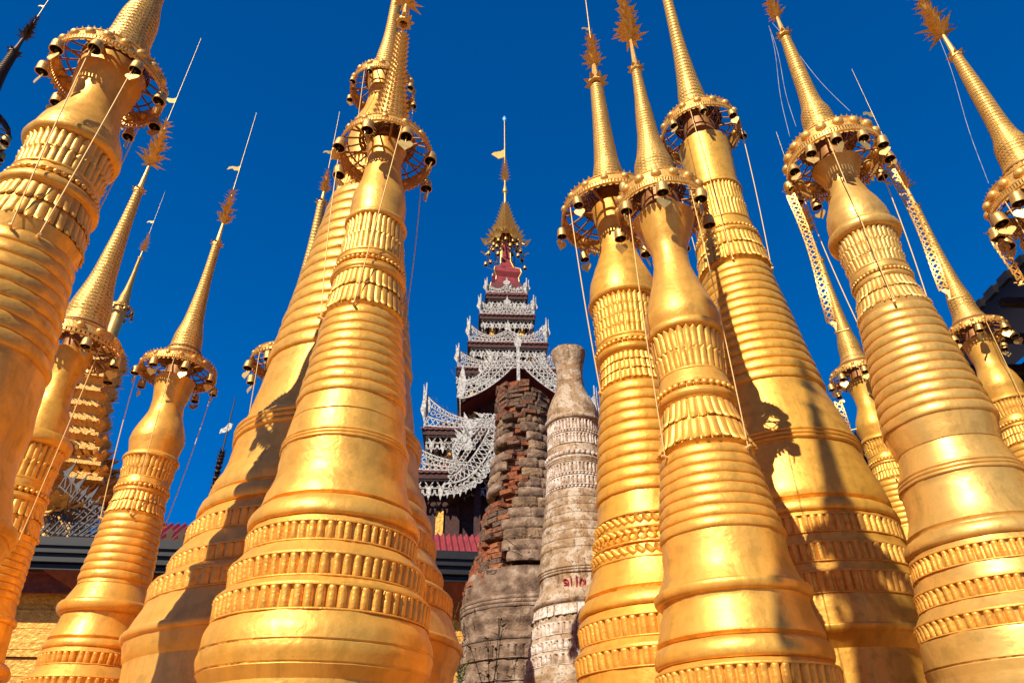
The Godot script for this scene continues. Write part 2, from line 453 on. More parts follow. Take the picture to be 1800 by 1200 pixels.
func eaves_right() -> void:
	var t := thing("timber_hall", "dark timber hall whose deep eaves rise behind the stupas at the right edge", "hall", Vector3(6.35, 0, -9.0))
	var s := Shape.new()
	s.hexa([Vector3(0, 7.0, 9), Vector3(0, 7.0, -8), Vector3(4.5, 9.2, -8), Vector3(4.5, 9.2, 9), Vector3(0.0, 6.9, 9), Vector3(0, 6.9, -8), Vector3(4.5, 9.1, -8), Vector3(4.5, 9.1, 9)])
	part("upper_roof", s.mesh(), M.dark_wood, t)
	for k in 57:
		s = Shape.new()
		s.box(Vector3(-0.02, 6.93, 9.0 - k * 0.3), Vector3(0.03, 0.06, 0.10))
		part("eave_tile", s.mesh(), M.black_gutter, t)
	for k in 20:
		s = Shape.new()
		s.hexa([Vector3(0.1, 6.86, 8.6 - k * 0.85), Vector3(2.2, 6.86, 8.6 - k * 0.85), Vector3(2.2, 6.7, 8.6 - k * 0.85), Vector3(0.1, 6.76, 8.6 - k * 0.85), Vector3(0.1, 6.86, 8.5 - k * 0.85), Vector3(2.2, 6.86, 8.5 - k * 0.85), Vector3(2.2, 6.7, 8.5 - k * 0.85), Vector3(0.1, 6.76, 8.5 - k * 0.85)])
		part("rafter", s.mesh(), M.dark_wood, t)
	s = Shape.new()
	s.box(Vector3(1.5, 6.75, 0.5), Vector3(0.06, 0.14, 8.5))
	s.box(Vector3(1.75, 6.1, 0.5), Vector3(0.05, 0.06, 8.5))
	part("beam", s.mesh(), M.black_gutter, t)
	s = Shape.new()
	s.box(Vector3(2.2, 3.45, 0.5), Vector3(0.1, 3.45, 8.4))
	part("wall", s.mesh(), M.dark_wood, t)
	for k in 42:
		s = Shape.new()
		s.box(Vector3(2.08, 3.4, 8.8 - k * 0.4), Vector3(0.03, 3.3, 0.185))
		part("wall_board", s.mesh(), M.dark_wood, t)

# ---------------------------------------------------------------- the two unrestored stupas
func old_stupas() -> void:
	var w := stupa({"called": "plaster_stupa", "label": "unpainted white plaster stupa with bare flared neck, stained grey and tan", "group": "unrestored stupas", "at": Vector3(0.658, 0, -6.768), "mat": "lime", "petal_mat": "lime_white", "relief_mat": "lime_white", "ring_bulge": 0.11, "rough": 0.012, "seg": 80,
		"prof": [["s", 5.81, 0.198], ["s", 5.76, 0.196], ["s", 5.58, 0.155], ["s", 5.38, 0.150], ["s", 5.27, 0.172], ["s", 5.1, 0.247], ["s", 4.96, 0.278], ["lip", 4.88, 0.288], ["flute", 4.82, 0.280, 46], ["bead", 4.69, 0.284, 52], ["flute", 4.65, 0.284, 46], ["s", 4.53, 0.292], ["bead", 4.45, 0.306, 34], ["lip3", 4.37, 0.306], ["flute", 4.31, 0.306, 46], ["bead", 4.2, 0.31, 52], ["flute", 4.16, 0.312, 46], ["bead", 4.06, 0.325, 52], ["ring", 4.02, 0.322, 7], ["s", 3.42, 0.401], ["s", 3.35, 0.418], ["lip3", 3.25, 0.431], ["s", 3.18, 0.418], ["s", 3.07, 0.425], ["s", 2.99, 0.470], ["lip", 2.96, 0.478], ["s", 2.91, 0.450], ["lotus", 2.90, 0.484, 1, 40, -1], ["s", 2.80, 0.498], ["s", 2.755, 0.505], ["flute", 2.75, 0.507, 58], ["s", 2.65, 0.516], ["s", 2.605, 0.536], ["flute", 2.60, 0.538, 58], ["s", 2.52, 0.544], ["s", 2.495, 0.56], ["flute", 2.49, 0.562, 58], ["s", 2.40, 0.564], ["s", 2.38, 0.581], ["end", 2.33, 0.596]]})
	# red brush marks: three characters on the smooth band
	var s := Shape.new()
	var marks := [[], [], []]
	for k in 11:
		var a := -2.6 + k * 0.5
		marks[0].append(Vector2(-0.138 + 0.020 * cos(a), 3.062 + 0.026 * sin(a)))
	marks[0].append(Vector2(-0.118, 3.062))
	marks[0].append(Vector2(-0.150, 3.060))
	for p in [[-0.102, 3.095], [-0.100, 3.06], [-0.095, 3.035], [-0.082, 3.025], [-0.070, 3.035], [-0.066, 3.06], [-0.066, 3.10]]:
		marks[1].append(Vector2(p[0], p[1]))
	for p in [[-0.024, 3.075], [-0.034, 3.085], [-0.044, 3.075], [-0.046, 3.055], [-0.036, 3.045], [-0.022, 3.055], [-0.012, 3.08], [-0.014, 3.05], [-0.020, 3.02], [-0.034, 3.005], [-0.048, 3.012]]:
		marks[2].append(Vector2(p[0], p[1]))
	for m in marks:
		var line := []
		for p in catmull(m, 3):
			var q := Vector2(-0.055 + (p.x + 0.075) * 1.45, 3.062 + (p.y - 3.055) * 1.9)
			var phi: float = -0.097 + (q.x - 0.02) / 0.43
			line.append(ring_at(phi) * 0.428 + Vector3(0, q.y, 0))
		s.tube(line, 0.0065, 6)
	part("red_writing", s.mesh(), M.ink, w)
	ruin()

func ruin() -> void:
	var t := thing("brick_ruin", "crumbling brick stupa with a deep crack and grey plaster slabs left of the white one", "stupa", Vector3(0.157, -0.338, -9.8), "unrestored stupas")
	t.scale = Vector3.ONE * 1.225
	var outline := [[6.02, 0.312], [5.63, 0.328], [5.38, 0.360], [5.03, 0.40], [4.54, 0.466], [4.23, 0.51], [4.08, 0.545], [3.86, 0.572], [3.75, 0.596], [3.58, 0.655], [3.4, 0.711], [3.21, 0.731], [3.08, 0.733]]
	var radius := func(h: float) -> float:
		for i in outline.size() - 1:
			if h >= outline[i + 1][0]:
				return lerpf(outline[i + 1][1], outline[i][1], clampf((h - outline[i + 1][0]) / (outline[i][0] - outline[i + 1][0]), 0.0, 1.0))
		return 0.733
	# rubble core
	var s := Shape.new()
	var line := []
	for e in outline:
		line.append(Vector2(e[1] * 0.74, e[0] - 0.08))
	s.lathe(line, 48, rough_noise, 0.05)
	s.lathe([Vector2(0, 5.96), Vector2(0.25, 5.94)], 48, rough_noise, 0.05)
	part("rubble_core", s.mesh(), M.ruin_dark, t)
	# plastered foot with lines and fluted bands
	s = Shape.new()
	s.lathe(catmull([Vector2(0.66, 3.52), Vector2(0.705, 3.38), Vector2(0.728, 3.21)], 4), 80, rough_noise, 0.02)
	for k in 3:
		s.lathe(bulge(Vector2(0.732, 3.21 - k * 0.04), Vector2(0.734, 3.17 - k * 0.04), 0.012), 80, rough_noise, 0.01)
	s.lathe(catmull([Vector2(0.734, 3.09), Vector2(0.732, 3.0), Vector2(0.70, 2.93), Vector2(0.705, 2.86)], 4), 80, rough_noise, 0.02)
	s.lathe(bulge(Vector2(0.705, 2.86), Vector2(0.72, 2.78), 0.03), 80, rough_noise, 0.015)
	s.lathe([Vector2(0.74, 2.78), Vector2(0.76, 2.4), Vector2(0.78, 2.1), Vector2(0.8, 1.8), Vector2(0.95, 1.6), Vector2(1.0, 0.0)], 80, rough_noise, 0.02)
	part("plaster_foot", s.mesh(), M.ruin, t)
	for y in [2.74, 2.54, 2.36]:
		relief(t, ["flute", y, 0.75, 58], Vector2(0.752, y), Vector2(0.762, y - 0.13), M.ruin, 64, false)
	# bricks: six roughly knocked-about blocks
	var blocks := []
	for k in 6:
		s = Shape.new()
		var c := []
		for z in [-0.5, 0.5]:
			for q in [[-0.5, -0.5], [0.5, -0.5], [0.5, 0.5], [-0.5, 0.5]]:
				c.append(Vector3(q[0] + rng.randf_range(-0.06, 0.06), q[1] + rng.randf_range(-0.09, 0.05), z + rng.randf_range(-0.12, 0.1)))
		# worn front: an inset face joined by chamfers
		var front := []
		for i in 4:
			front.append(c[4 + i] * Vector3(0.86, 0.78, 1.0) + Vector3(0, 0, rng.randf_range(0.06, 0.14)))
		s.quad(c[0], c[1], c[2], c[3], Vector3.ZERO)
		s.quad(front[0], front[1], front[2], front[3], Vector3.ZERO)
		for i in 4:
			var j := (i + 1) % 4
			s.quad(c[i], c[j], c[j + 4], c[i + 4], Vector3.ZERO)
			s.quad(c[i + 4], c[j + 4], front[j], front[i], Vector3.ZERO)
		blocks.append(s.mesh())
	var course := 0.064
	var rows := int((6.02 - 3.2) / course)
	for k in rows:
		var h := 6.0 - course * (k + 0.5)
		var r: float = radius.call(h)
		var crack: float = -0.42 + 0.22 * sin(h * 2.7 + 0.6) + 0.08 * sin(h * 9.0)
		var a := -1.75 + 0.11 * (k % 2)
		while a < 1.75:
			var w := rng.randf_range(0.13, 0.2) / r
			var m := a + w * 0.5
			var bare := false
			var deep := 0.0
			if h > 5.5:
				bare = true
				if absf(m + 0.25) < 0.12 and h > 5.75 or h > 5.86 and m > 0.35 + 0.2 * sin(h * 40.0):
					deep = 1.0
				if absf(m - crack - 0.05) < 0.22:
					deep = 0.15
			elif h > 4.32:
				bare = absf(m - crack) < 0.34 and m < crack + 0.3
				deep = 0.2 if absf(m - crack - 0.06) < 0.2 else 0.04
			elif h > 3.7:
				bare = m < crack + 0.15
				deep = 0.06 if rng.randf() < 0.8 else 0.3
			else:
				bare = m < -0.35 - maxf(0.0, 3.56 - h) * 2.2
				deep = 0.05
			if bare and deep < 0.9 and not (deep > 0.19 and rng.randf() < 0.22):
				var rr := r * (1.0 - deep) - 0.065 + rng.randf_range(-0.009, 0.011)
				var turned := Basis(Vector3.UP, m + rng.randf_range(-0.05, 0.05)) * Basis(Vector3.BACK, rng.randf_range(-0.05, 0.05))
				var tone := rng.randi_range(0, 4) if h < 4.6 else rng.randi_range(1, 3)
				if deep > 0.02 and deep < 0.1 and h < 3.9 and rng.randf() < 0.6:
					tone = [0, 4][rng.randi_range(0, 1)]
				if deep > 0.14 and rng.randf() < 0.4:
					tone = 0
				part("brick", blocks[rng.randi_range(0, 5)], M.ruin_bricks[tone], t, Transform3D(turned.scaled_local(Vector3(w * r * 0.96, course * rng.randf_range(0.90, 0.98), 0.15)), ring_at(m) * rr + Vector3(0, h, 0)))
			a += w + 0.02
	# grey plaster slabs: courses of bulging stone, split where the crack runs
	var slab_h := 0.128
	var slabs := int((5.5 - 3.5) / slab_h)
	for k in slabs:
		var top := 5.5 - slab_h * k
		var h := top - slab_h * 0.5
		var crack: float = -0.42 + 0.22 * sin(h * 2.7 + 0.6) + 0.08 * sin(h * 9.0)
		var spans := []
		var a := crack + 0.17 + rng.randf_range(-0.1, 0.12)
		while a < 1.8:
			var b := a + rng.randf_range(0.5, 1.3)
			spans.append([a, minf(b, 1.9)])
			a = b + 0.006
		if h > 4.32 and (k % 5) != 3:
			var b := crack - 0.30 + rng.randf_range(-0.12, 0.1)
			while b > -1.8:
				var c := b - rng.randf_range(0.5, 0.9)
				spans.append([maxf(c, -1.9), b])
				b = c - 0.012
		for sp in spans:
			if sp[1] - sp[0] < 0.08:
				continue
			s = Shape.new()
			var cols := 4 + int((sp[1] - sp[0]) * 9.0)
			var pts := []
			var push := rng.randf_range(-0.004, 0.005)
			for j in 9:
				var v := j / 8.0
				var y := top - slab_h * (0.005 + 0.99 * v)
				for i in cols + 1:
					var u := float(i) / cols
					var ang := lerpf(sp[0], sp[1], u)
					var swell := 0.02 * pow(sin(v * PI), 0.4)
					var edge := 0.02 * smoothstep(0.06, 0.0, minf(u, 1.0 - u) * (sp[1] - sp[0]))
					var r: float = radius.call(y) - 0.025 + swell + push - edge + 0.014 * rough_noise.get_noise_3d(sin(ang) * 5.0, y * 7.0, cos(ang) * 5.0)
					pts.append(ring_at(ang) * r + Vector3(0, y, 0))
			s.sheet(pts, cols + 1)
			for e in [0, cols]:
				for j in 8:
					var p: Vector3 = pts[j * (cols + 1) + e]
					var q: Vector3 = pts[(j + 1) * (cols + 1) + e]
					s.quad(p, q, q * Vector3(0.8, 1, 0.8), p * Vector3(0.8, 1, 0.8), pts[4 * (cols + 1) + cols / 2])
			for i in cols:
				for e in [0, 8]:
					var p: Vector3 = pts[e * (cols + 1) + i]
					var q: Vector3 = pts[e * (cols + 1) + i + 1]
					s.quad(p, q, q * Vector3(0.8, 1, 0.8), p * Vector3(0.8, 1, 0.8), Vector3(0, h, 0))
			part("plaster_slab", s.mesh(), M.ruin if k % 3 else M.lime_stain, t)

func small_things() -> void:
	# weeds rooted in the joints of the ruin, with white seed heads
	for e in [[Vector3(-0.24, 2.1, -7.2), 0.9, 4, true, "tall weed with white seed heads before the ruined stupa"], [Vector3(-0.86, 2.9, -9.2), 0.8, 4, false, "leafy weed growing out of the left flank of the ruined stupa"], [Vector3(-0.66, 2.55, -8.85), 0.3, 5, false, "short green weed on the broken ledge of the ruined stupa"], [Vector3(-0.16, 2.15, -7.25), 0.5, 3, true, "small weed leaning beside the taller one on the ruin"]]:
		var t := thing("weed", e[4], "weed", e[0], "weeds on the ruined stupa")
		var s := Shape.new()
		var l := Shape.new()
		var f := Shape.new()
		for k in e[2]:
			var lean := Vector3(rng.randf_range(-0.28, 0.28), 1.0, rng.randf_range(-0.2, 0.2))
			var pts := []
			var tall: float = e[1] * rng.randf_range(0.6, 1.0)
			for i in 7:
				var q := i / 6.0
				pts.append(lean * tall * q + Vector3(rng.randf_range(-0.01, 0.01), 0, 0) + Vector3(lean.x, 0, lean.z) * tall * q * q * 0.6)
			s.tube(pts, 0.006, 5, 0.002)
			for i in range(1, 7):
				var o := ring_at(rng.randf() * TAU)
				leaf(l, pts[i], o, Vector3(0, 0.4, 0), rng.randf_range(0.04, 0.09), 0.4, 0.6)
				leaf(l, pts[i], -o, Vector3(0, 0.5, 0), rng.randf_range(0.03, 0.07), 0.4, 0.6)
			if e[3]:
				for i in 3:
					var c: Vector3 = pts[6] + Vector3(rng.randf_range(-0.05, 0.05), rng.randf_range(-0.06, 0.03), rng.randf_range(-0.04, 0.04))
					s.tube([pts[5], c], 0.002, 4)
					for q in 8:
						leaf(f, c, ring_at(TAU * q / 8.0), Vector3(0, 0.3, 0), 0.022, 0.8, 0.2)
		part("stem", s.mesh(), M.stem, t)
		part("leaves", l.mesh(), M.stem, t)
		if e[3]:
			part("flower_heads", f.mesh(), M.petal_white, t)
	var tw := thing("dry_twig", "dry bare twig sticking out of the ruined brick stupa", "twig", Vector3(-0.3, 4.35, -9.0))
	var s := Shape.new()
	var pts := [Vector3(0, 0, 0), Vector3(0.1, -0.01, 0.03), Vector3(0.2, -0.06, 0.05), Vector3(0.3, -0.14, 0.05), Vector3(0.38, -0.22, 0.02)]
	s.tube(pts, 0.007, 5, 0.004)
	for k in 9:
		var c: Vector3 = pts[k / 2]
		leaf(s, c + Vector3(0.02 * k, 0, 0), ring_at(k * 1.3), Vector3.UP, 0.03, 0.6, 0.4)
	part("stem", s.mesh(), M.dark_metal, tw)
	# pierced streamers that hang from umbrellas
	var k := 0
	for e in STREAMERS:
		streamer(e[0], e[1], e[2], STREAMER_LABELS[k])
		k += 1
	# thin wires between the spires
	var w := thing("stay_wires", "thin pale wires stretched from the spire collar of the pale right stupa", "wires", WIRES[0][0])
	for e in WIRES:
		s = Shape.new()
		var line := []
		for i in 13:
			var q := i / 12.0
			line.append(e[0].lerp(e[1], q) - WIRES[0][0] + Vector3(0.01 * sin(q * 7.0), -e[2] * 4.0 * q * (1.0 - q), 0))
		s.tube(line, 0.0017, 4)
		part("wire", s.mesh(), M.white_iron, w)

func streamer(top: Vector3, length: float, wide: float, label: String) -> void:
	var t := thing("pierced_streamer", label, "streamer", top, "pierced metal streamers")
	var s := Shape.new()
	var f := Transform3D(Basis(Vector3.UP, -0.5), Vector3.ZERO)
	var n := int(length / (wide * 0.9))
	for i in n:
		var y := -length * 0.93 * i / n
		var y2 := -length * 0.93 * (i + 1) / n
		# the strip turns and sways a little as it hangs
		var g := Transform3D(Basis(Vector3.UP, -0.5 + 0.9 * sin(i * 0.11 + length) * float(i) / n), Vector3(0.012 * sin(i * 0.17), 0, 0.015 * sin(i * 0.13)))
		for e in [-1, 1]:
			s.ribbon([Vector2(e * wide * 0.47, y + 0.002), Vector2(e * wide * 0.47, y2 - 0.002)], wide * 0.16, 0.006, g)
		s.ribbon([Vector2(-wide * 0.45, y), Vector2(wide * 0.45, y2)], wide * 0.16, 0.005, g)
		s.ribbon([Vector2(wide * 0.45, y), Vector2(-wide * 0.45, y2)], wide * 0.16, 0.004, g)
		if i % 2 == 0:
			leaf(s, g * Vector3(wide * 0.5, y, 0), g.basis * Vector3(1, 0, 0), Vector3(0, -0.6, 0), wide * 0.5, 0.5, 0.3)
	s.plate([Vector2(-wide * 0.5, -length * 0.93), Vector2(0, -length * 0.97), Vector2(0, -length), Vector2(wide * 0.1, -length), Vector2(wide * 0.45, -length * 0.93)], 0.008, f)
	part("lattice_strip", s.mesh(), M.leaf, t)
	s = Shape.new()
	for k in 12:
		leaf(s, Vector3(rng.randf_range(-0.5, 0.5) * wide, rng.randf_range(0.0, 1.6) * wide, 0), ring_at(k * 1.1), Vector3(0, 0.5, 0), wide * 0.8, 0.35, 0.8)
	part("leaf_head", s.mesh(), M.leaf_pale, t)
	s = Shape.new()
	s.tube([f * Vector3(-wide * 0.2, -length, 0), f * Vector3(wide * 1.4, -length, 0)], wide * 0.12, 6)
	part("peg", s.mesh(), M.leaf_pale, t)

func grove() -> void:
	stupa({"label": "front stupa left of centre whose umbrella spire bristles with tiny leaves", "at": Vector3(-0.874, 0, -3.286), "mat": "gold", "fine": 2, "bell": 0.27, "turn": 0.781, "studs": true,
		"prof": [["s", 5.306, 0.139], ["s", 5.168, 0.117], ["s", 4.952, 0.144], ["s", 4.797, 0.175], ["s", 4.688, 0.177], ["lip", 4.587, 0.176], ["lotus", 4.536, 0.181, 2, 36, 1], ["s", 4.227, 0.205], ["bead", 4.198, 0.212, 44], ["lip", 4.118, 0.212], ["lotus", 4.079, 0.21, 2, 36, -1], ["s", 3.816, 0.234], ["ring", 3.796, 0.215, 9], ["s", 3.222, 0.281], ["line", 3.111, 0.301], ["lip3", 2.996, 0.316], ["s", 2.942, 0.321], ["s", 2.871, 0.322], ["s", 2.78, 0.328], ["s", 2.701, 0.354], ["cove", 2.651, 0.366], ["torus", 2.635, 0.355], ["s", 2.532, 0.387], ["flute", 2.503, 0.4, 63], ["s", 2.417, 0.395], ["s", 2.366, 0.437], ["flute", 2.353, 0.444, 63], ["s", 2.257, 0.436], ["s", 2.229, 0.473], ["flute", 2.217, 0.477, 63], ["s", 2.117, 0.472], ["s", 2.06, 0.495], ["line", 2.009, 0.502], ["s", 1.97, 0.502], ["line", 1.93, 0.49], ["end", 1.872, 0.458]],
		"hti": [0.325, 5.236, 5.326, 14, 8], "spire": [[6.7, 0.04], [6.47, 0.046], [6.15, 0.06], [5.9, 0.085], [5.62, 0.12]], "fin": [6.87, 7.16, 7.75, 7.9, 8.8],
		"cords": [[0.51, -0.02, 3.766, 0.245], [2.36, 2.01, 3.766, 0.245], [-1.44, -1.09, 3.766, 0.245]]})
	stupa({"label": "front stupa right of centre with a slim bulb neck and large bells", "at": Vector3(1.105, 0, -3.636), "mat": "gold", "fine": 2, "bell": 0.29, "turn": -0.229,
		"prof": [["s", 4.919, 0.216], ["s", 4.76, 0.163], ["s", 4.631, 0.123], ["s", 4.499, 0.123], ["s", 4.32, 0.159], ["s", 4.132, 0.22], ["s", 4.013, 0.239], ["lip", 3.934, 0.221], ["lotus", 3.87, 0.221, 2, 30, 1], ["s", 3.585, 0.201], ["bead", 3.492, 0.23, 34], ["lip", 3.431, 0.225], ["lotus", 3.39, 0.208, 2, 30, -1], ["s", 3.094, 0.271], ["ring", 3.074, 0.249, 8], ["s", 2.594, 0.319], ["s", 2.436, 0.331], ["lip", 2.339, 0.371], ["s", 2.28, 0.365], ["s", 2.243, 0.364], ["s", 2.125, 0.397], ["cove", 2.1, 0.401], ["torus", 2.081, 0.386], ["s", 1.989, 0.401], ["flute", 1.963, 0.426, 56], ["end", 1.869, 0.421]],
		"hti": [0.319, 5, 5.153, 16, 7], "spire": [[6.67, 0.034], [6.34, 0.047], [6.11, 0.064], [5.85, 0.078], [5.63, 0.108], [5.5, 0.14]], "fin": [6.685, 7.15, 7.846, 8.136, 9.123],
		"cords": [[0.455, 0.655, 3.044, 0.279], [-1.045, -1.195, 3.044, 0.279], [2.705, 2.705, 3.044, 0.279]]})
	stupa({"label": "pale stupa at right whose neck has a dark cord and twelve bells", "at": Vector3(2.209, 0, -3.214), "mat": "gold_pale", "fine": 2, "bell": 0.24, "turn": -0.8,
		"prof": [["s", 4.991, 0.155], ["s", 4.895, 0.114], ["s", 4.821, 0.097], ["s", 4.715, 0.123], ["s", 4.587, 0.165], ["s", 4.481, 0.184], ["lip", 4.4, 0.177], ["lotus", 4.321, 0.176, 3, 36, 1], ["s", 4.061, 0.16], ["bead", 4.018, 0.168, 42], ["lip", 3.98, 0.159], ["lotus", 3.962, 0.16, 2, 36, -1], ["s", 3.768, 0.197], ["ring", 3.74, 0.188, 12], ["s", 3.032, 0.259], ["line", 2.912, 0.239], ["lip3", 2.789, 0.264], ["s", 2.727, 0.275], ["s", 2.682, 0.275], ["s", 2.574, 0.289], ["cove", 2.504, 0.315], ["torus", 2.481, 0.314], ["s", 2.411, 0.328], ["flute", 2.385, 0.338, 62], ["s", 2.306, 0.342], ["s", 2.255, 0.358], ["flute", 2.238, 0.365, 62], ["s", 2.166, 0.363], ["s", 2.121, 0.393], ["flute", 2.107, 0.402, 62], ["s", 2.041, 0.399], ["s", 2.027, 0.405], ["line", 1.928, 0.415], ["end", 1.881, 0.411]],
		"hti": [0.305, 5.019, 5.164, 18, 12], "spire": [[6.48, 0.03], [6.13, 0.046], [5.81, 0.056], [5.64, 0.07], [5.54, 0.095]], "fin": [6.511, 6.785, 7.167, 7.332, 7.89],
		"cords": [[-0.552, -0.502, 3.71, 0.218], [1.598, 1.598, 3.71, 0.218], [-2.702, -2.702, 3.71, 0.218]]})
	stupa({"label": "stupa beside the white plaster one, braided leaf bands on its bell", "at": Vector3(1.005, 0, -4.898), "mat": "gold_deep", "fine": 2, "bell": 0.2, "turn": 0.074, "rough": 0.008,
		"prof": [["s", 6.252, 0.206], ["s", 6.036, 0.167], ["s", 5.852, 0.155], ["s", 5.645, 0.188], ["s", 5.382, 0.271], ["s", 5.234, 0.298], ["lip", 5.126, 0.301], ["lotus", 5.062, 0.285, 4, 38, 1], ["s", 4.64, 0.278], ["bead", 4.607, 0.291, 40], ["lip", 4.527, 0.287], ["lotus", 4.48, 0.267, 3, 38, -1], ["s", 4.214, 0.289], ["ring", 4.197, 0.276, 10], ["s", 3.261, 0.379], ["s", 3.132, 0.398], ["braid", 3.098, 0.405, 3], ["s", 2.773, 0.463], ["s", 2.746, 0.469], ["s", 2.669, 0.494], ["cove", 2.593, 0.527], ["torus", 2.571, 0.517], ["s", 2.464, 0.555], ["flute", 2.409, 0.582, 60], ["s", 2.281, 0.571], ["s", 2.24, 0.608], ["flute", 2.223, 0.613, 60], ["end", 2.11, 0.605]],
		"hti": [0.5, 6.138, 6.289, 16, 7], "spire": [[8.2, 0.065], [7.7, 0.08], [7.3, 0.097], [6.96, 0.118], [6.8, 0.14]], "fin": [8.253, 8.621, 9.233, 9.331, 10.38],
		"cords": [[-1.102, -1.302, 4.167, 0.306], [0.998, 0.898, 4.167, 0.306], [2.798, 2.798, 4.167, 0.306]]})
	stupa({"label": "broad stupa behind the front left one, an umbrella shadow on its bell", "at": Vector3(-1.488, 0, -5.087), "mat": "gold", "fine": 2, "bell": 0.2, "turn": 0.707,
		"prof": [["s", 8.623, 0.207], ["s", 8.325, 0.156], ["s", 8.058, 0.18], ["s", 7.669, 0.282], ["s", 7.337, 0.298], ["lip", 7.076, 0.284], ["lotus", 7, 0.298, 1, 44, 1], ["s", 6.869, 0.306], ["bead", 6.843, 0.308, 50], ["lip", 6.791, 0.313], ["lotus", 6.757, 0.315, 1, 44, -1], ["s", 6.59, 0.322], ["ring", 6.555, 0.329, 15], ["s", 4.502, 0.592], ["s", 3.984, 0.674], ["lip3", 3.868, 0.723], ["s", 3.749, 0.716], ["s", 3.534, 0.741], ["s", 3.37, 0.806], ["cove", 3.291, 0.808], ["torus", 3.272, 0.8], ["s", 3.148, 0.834], ["flute", 3.059, 0.893, 88], ["s", 2.94, 0.89], ["s", 2.837, 0.952], ["flute", 2.814, 0.957, 88], ["s", 2.717, 0.951], ["s", 2.67, 1.026], ["flute", 2.651, 1.032, 88], ["s", 2.537, 1.029], ["s", 2.49, 1.044], ["lip", 2.351, 1.102], ["s", 2.298, 1.1], ["s", 2.222, 1.082], ["end", 2.182, 1.061]],
		"hti": [0.37, 8.385, 8.538, 16, 9], "spire": [[10.6, 0.05], [9.77, 0.07], [9.42, 0.09], [9.05, 0.13]], "fin": [10.6, 11.1, 12, 12.3, 13.4],
		"cords": [[-0.416, -0.216, 6.525, 0.359], [1.884, 1.784, 6.525, 0.359], [3.284, 3.284, 6.525, 0.359]]})
	stupa({"label": "tall stupa with a straight drum neck and spire shadows on its bell", "at": Vector3(2.262, 0, -5.395), "mat": "gold_deep", "fine": 2, "bell": 0.2, "turn": -0.256,
		"prof": [["s", 7.71, 0.286], ["s", 7.358, 0.271], ["lip", 6.977, 0.261], ["lotus", 6.921, 0.268, 2, 42, 1], ["s", 6.425, 0.278], ["bead", 6.294, 0.303, 44], ["lip", 6.227, 0.312], ["lotus", 6.185, 0.321, 2, 42, -1], ["s", 5.817, 0.355], ["ring", 5.781, 0.32, 14], ["s", 4.367, 0.488], ["lip3", 3.847, 0.622], ["s", 3.749, 0.617], ["s", 3.724, 0.618], ["s", 3.545, 0.657], ["s", 3.348, 0.703], ["cove", 3.276, 0.702], ["torus", 3.249, 0.686], ["s", 3.147, 0.711], ["flute", 3.122, 0.723, 80], ["s", 2.99, 0.726], ["s", 2.947, 0.732], ["flute", 2.921, 0.739, 80], ["s", 2.786, 0.746], ["s", 2.749, 0.75], ["flute", 2.725, 0.756, 80], ["s", 2.579, 0.747], ["s", 2.509, 0.757], ["lip", 2.391, 0.758], ["s", 2.339, 0.738], ["end", 2.258, 0.66]],
		"hti": [0.453, 7.928, 8.105, 16, 8], "spire": [[11.3, 0.05], [10.7, 0.055], [9.99, 0.066], [9.48, 0.085], [8.96, 0.117], [8.65, 0.148]], "fin": [11.3, 11.9, 13, 13.3, 14.6],
		"cords": [[-0.497, -0.347, 5.751, 0.35], [1.103, 1.003, 5.751, 0.35], [-2.497, -2.497, 5.751, 0.35]]})
	stupa({"label": "big-bulbed stupa cut off by the left edge of the picture", "at": Vector3(-2.528, 0, -2.674), "mat": "gold", "fine": 2, "bell": 0.24, "turn": 1.485, "rough": 0.012,
		"prof": [["s", 5.35, 0.193], ["s", 5.246, 0.184], ["s", 5.114, 0.156], ["s", 5.01, 0.148], ["s", 4.897, 0.165], ["s", 4.784, 0.202], ["s", 4.699, 0.231], ["s", 4.633, 0.239], ["lip", 4.635, 0.228], ["lotus", 4.571, 0.218, 2, 34, 1], ["s", 4.328, 0.216], ["bead", 4.292, 0.224, 40], ["lip", 4.232, 0.227], ["lotus", 4.169, 0.231, 2, 34, -1], ["s", 3.912, 0.255], ["ring", 3.834, 0.232, 8], ["s", 3.181, 0.319], ["s", 2.993, 0.344], ["s", 2.886, 0.349], ["s", 2.776, 0.34], ["s", 2.684, 0.359], ["s", 2.535, 0.405], ["lip", 2.463, 0.427], ["s", 2.401, 0.432], ["end", 2.34, 0.422]],
		"hti": [0.322, 5.244, 5.365, 20, 9], "spire": [[6.95, 0.043], [6.4, 0.063], [6.16, 0.077], [5.96, 0.11]], "fin": [6.95, 7.3, 7.9, 8.1, 9],
		"cords": [[0.257, 0.407, 3.804, 0.262], [1.007, 0.857, 3.804, 0.262], [2.957, 2.957, 3.804, 0.262]]})
	stupa({"label": "shaded stupa tucked behind the left-edge one, before the carved tower", "at": Vector3(-4.021, 0, -5.234), "mat": "gold_deep", "fine": 1, "bell": 0.25, "turn": 0.93,
		"prof": [["s", 4.888, 0.167], ["s", 4.759, 0.149], ["s", 4.584, 0.124], ["s", 4.385, 0.131], ["s", 4.232, 0.182], ["lip", 4.05, 0.216], ["lotus", 3.923, 0.234, 2, 32, 1], ["s", 3.631, 0.224], ["bead", 3.568, 0.228, 34], ["lip", 3.497, 0.234], ["lotus", 3.464, 0.237, 2, 32, -1], ["s", 3.199, 0.27], ["ring", 3.161, 0.255, 8], ["s", 2.734, 0.282], ["lip", 2.618, 0.31], ["s", 2.567, 0.316], ["s", 2.43, 0.326], ["lip", 2.316, 0.343], ["end", 2.206, 0.377]],
		"hti": [0.38, 4.906, 5.048, 14, 7], "spire": [[6.95, 0.035], [6.47, 0.055], [6.1, 0.08], [5.74, 0.11], [5.4, 0.17]], "fin": [6.95, 7.396, 8.129, 8.502, 9.764],
		"cords": [[1.155, 1.155, 3.131, 0.285], [3.255, 3.255, 3.131, 0.285]]})
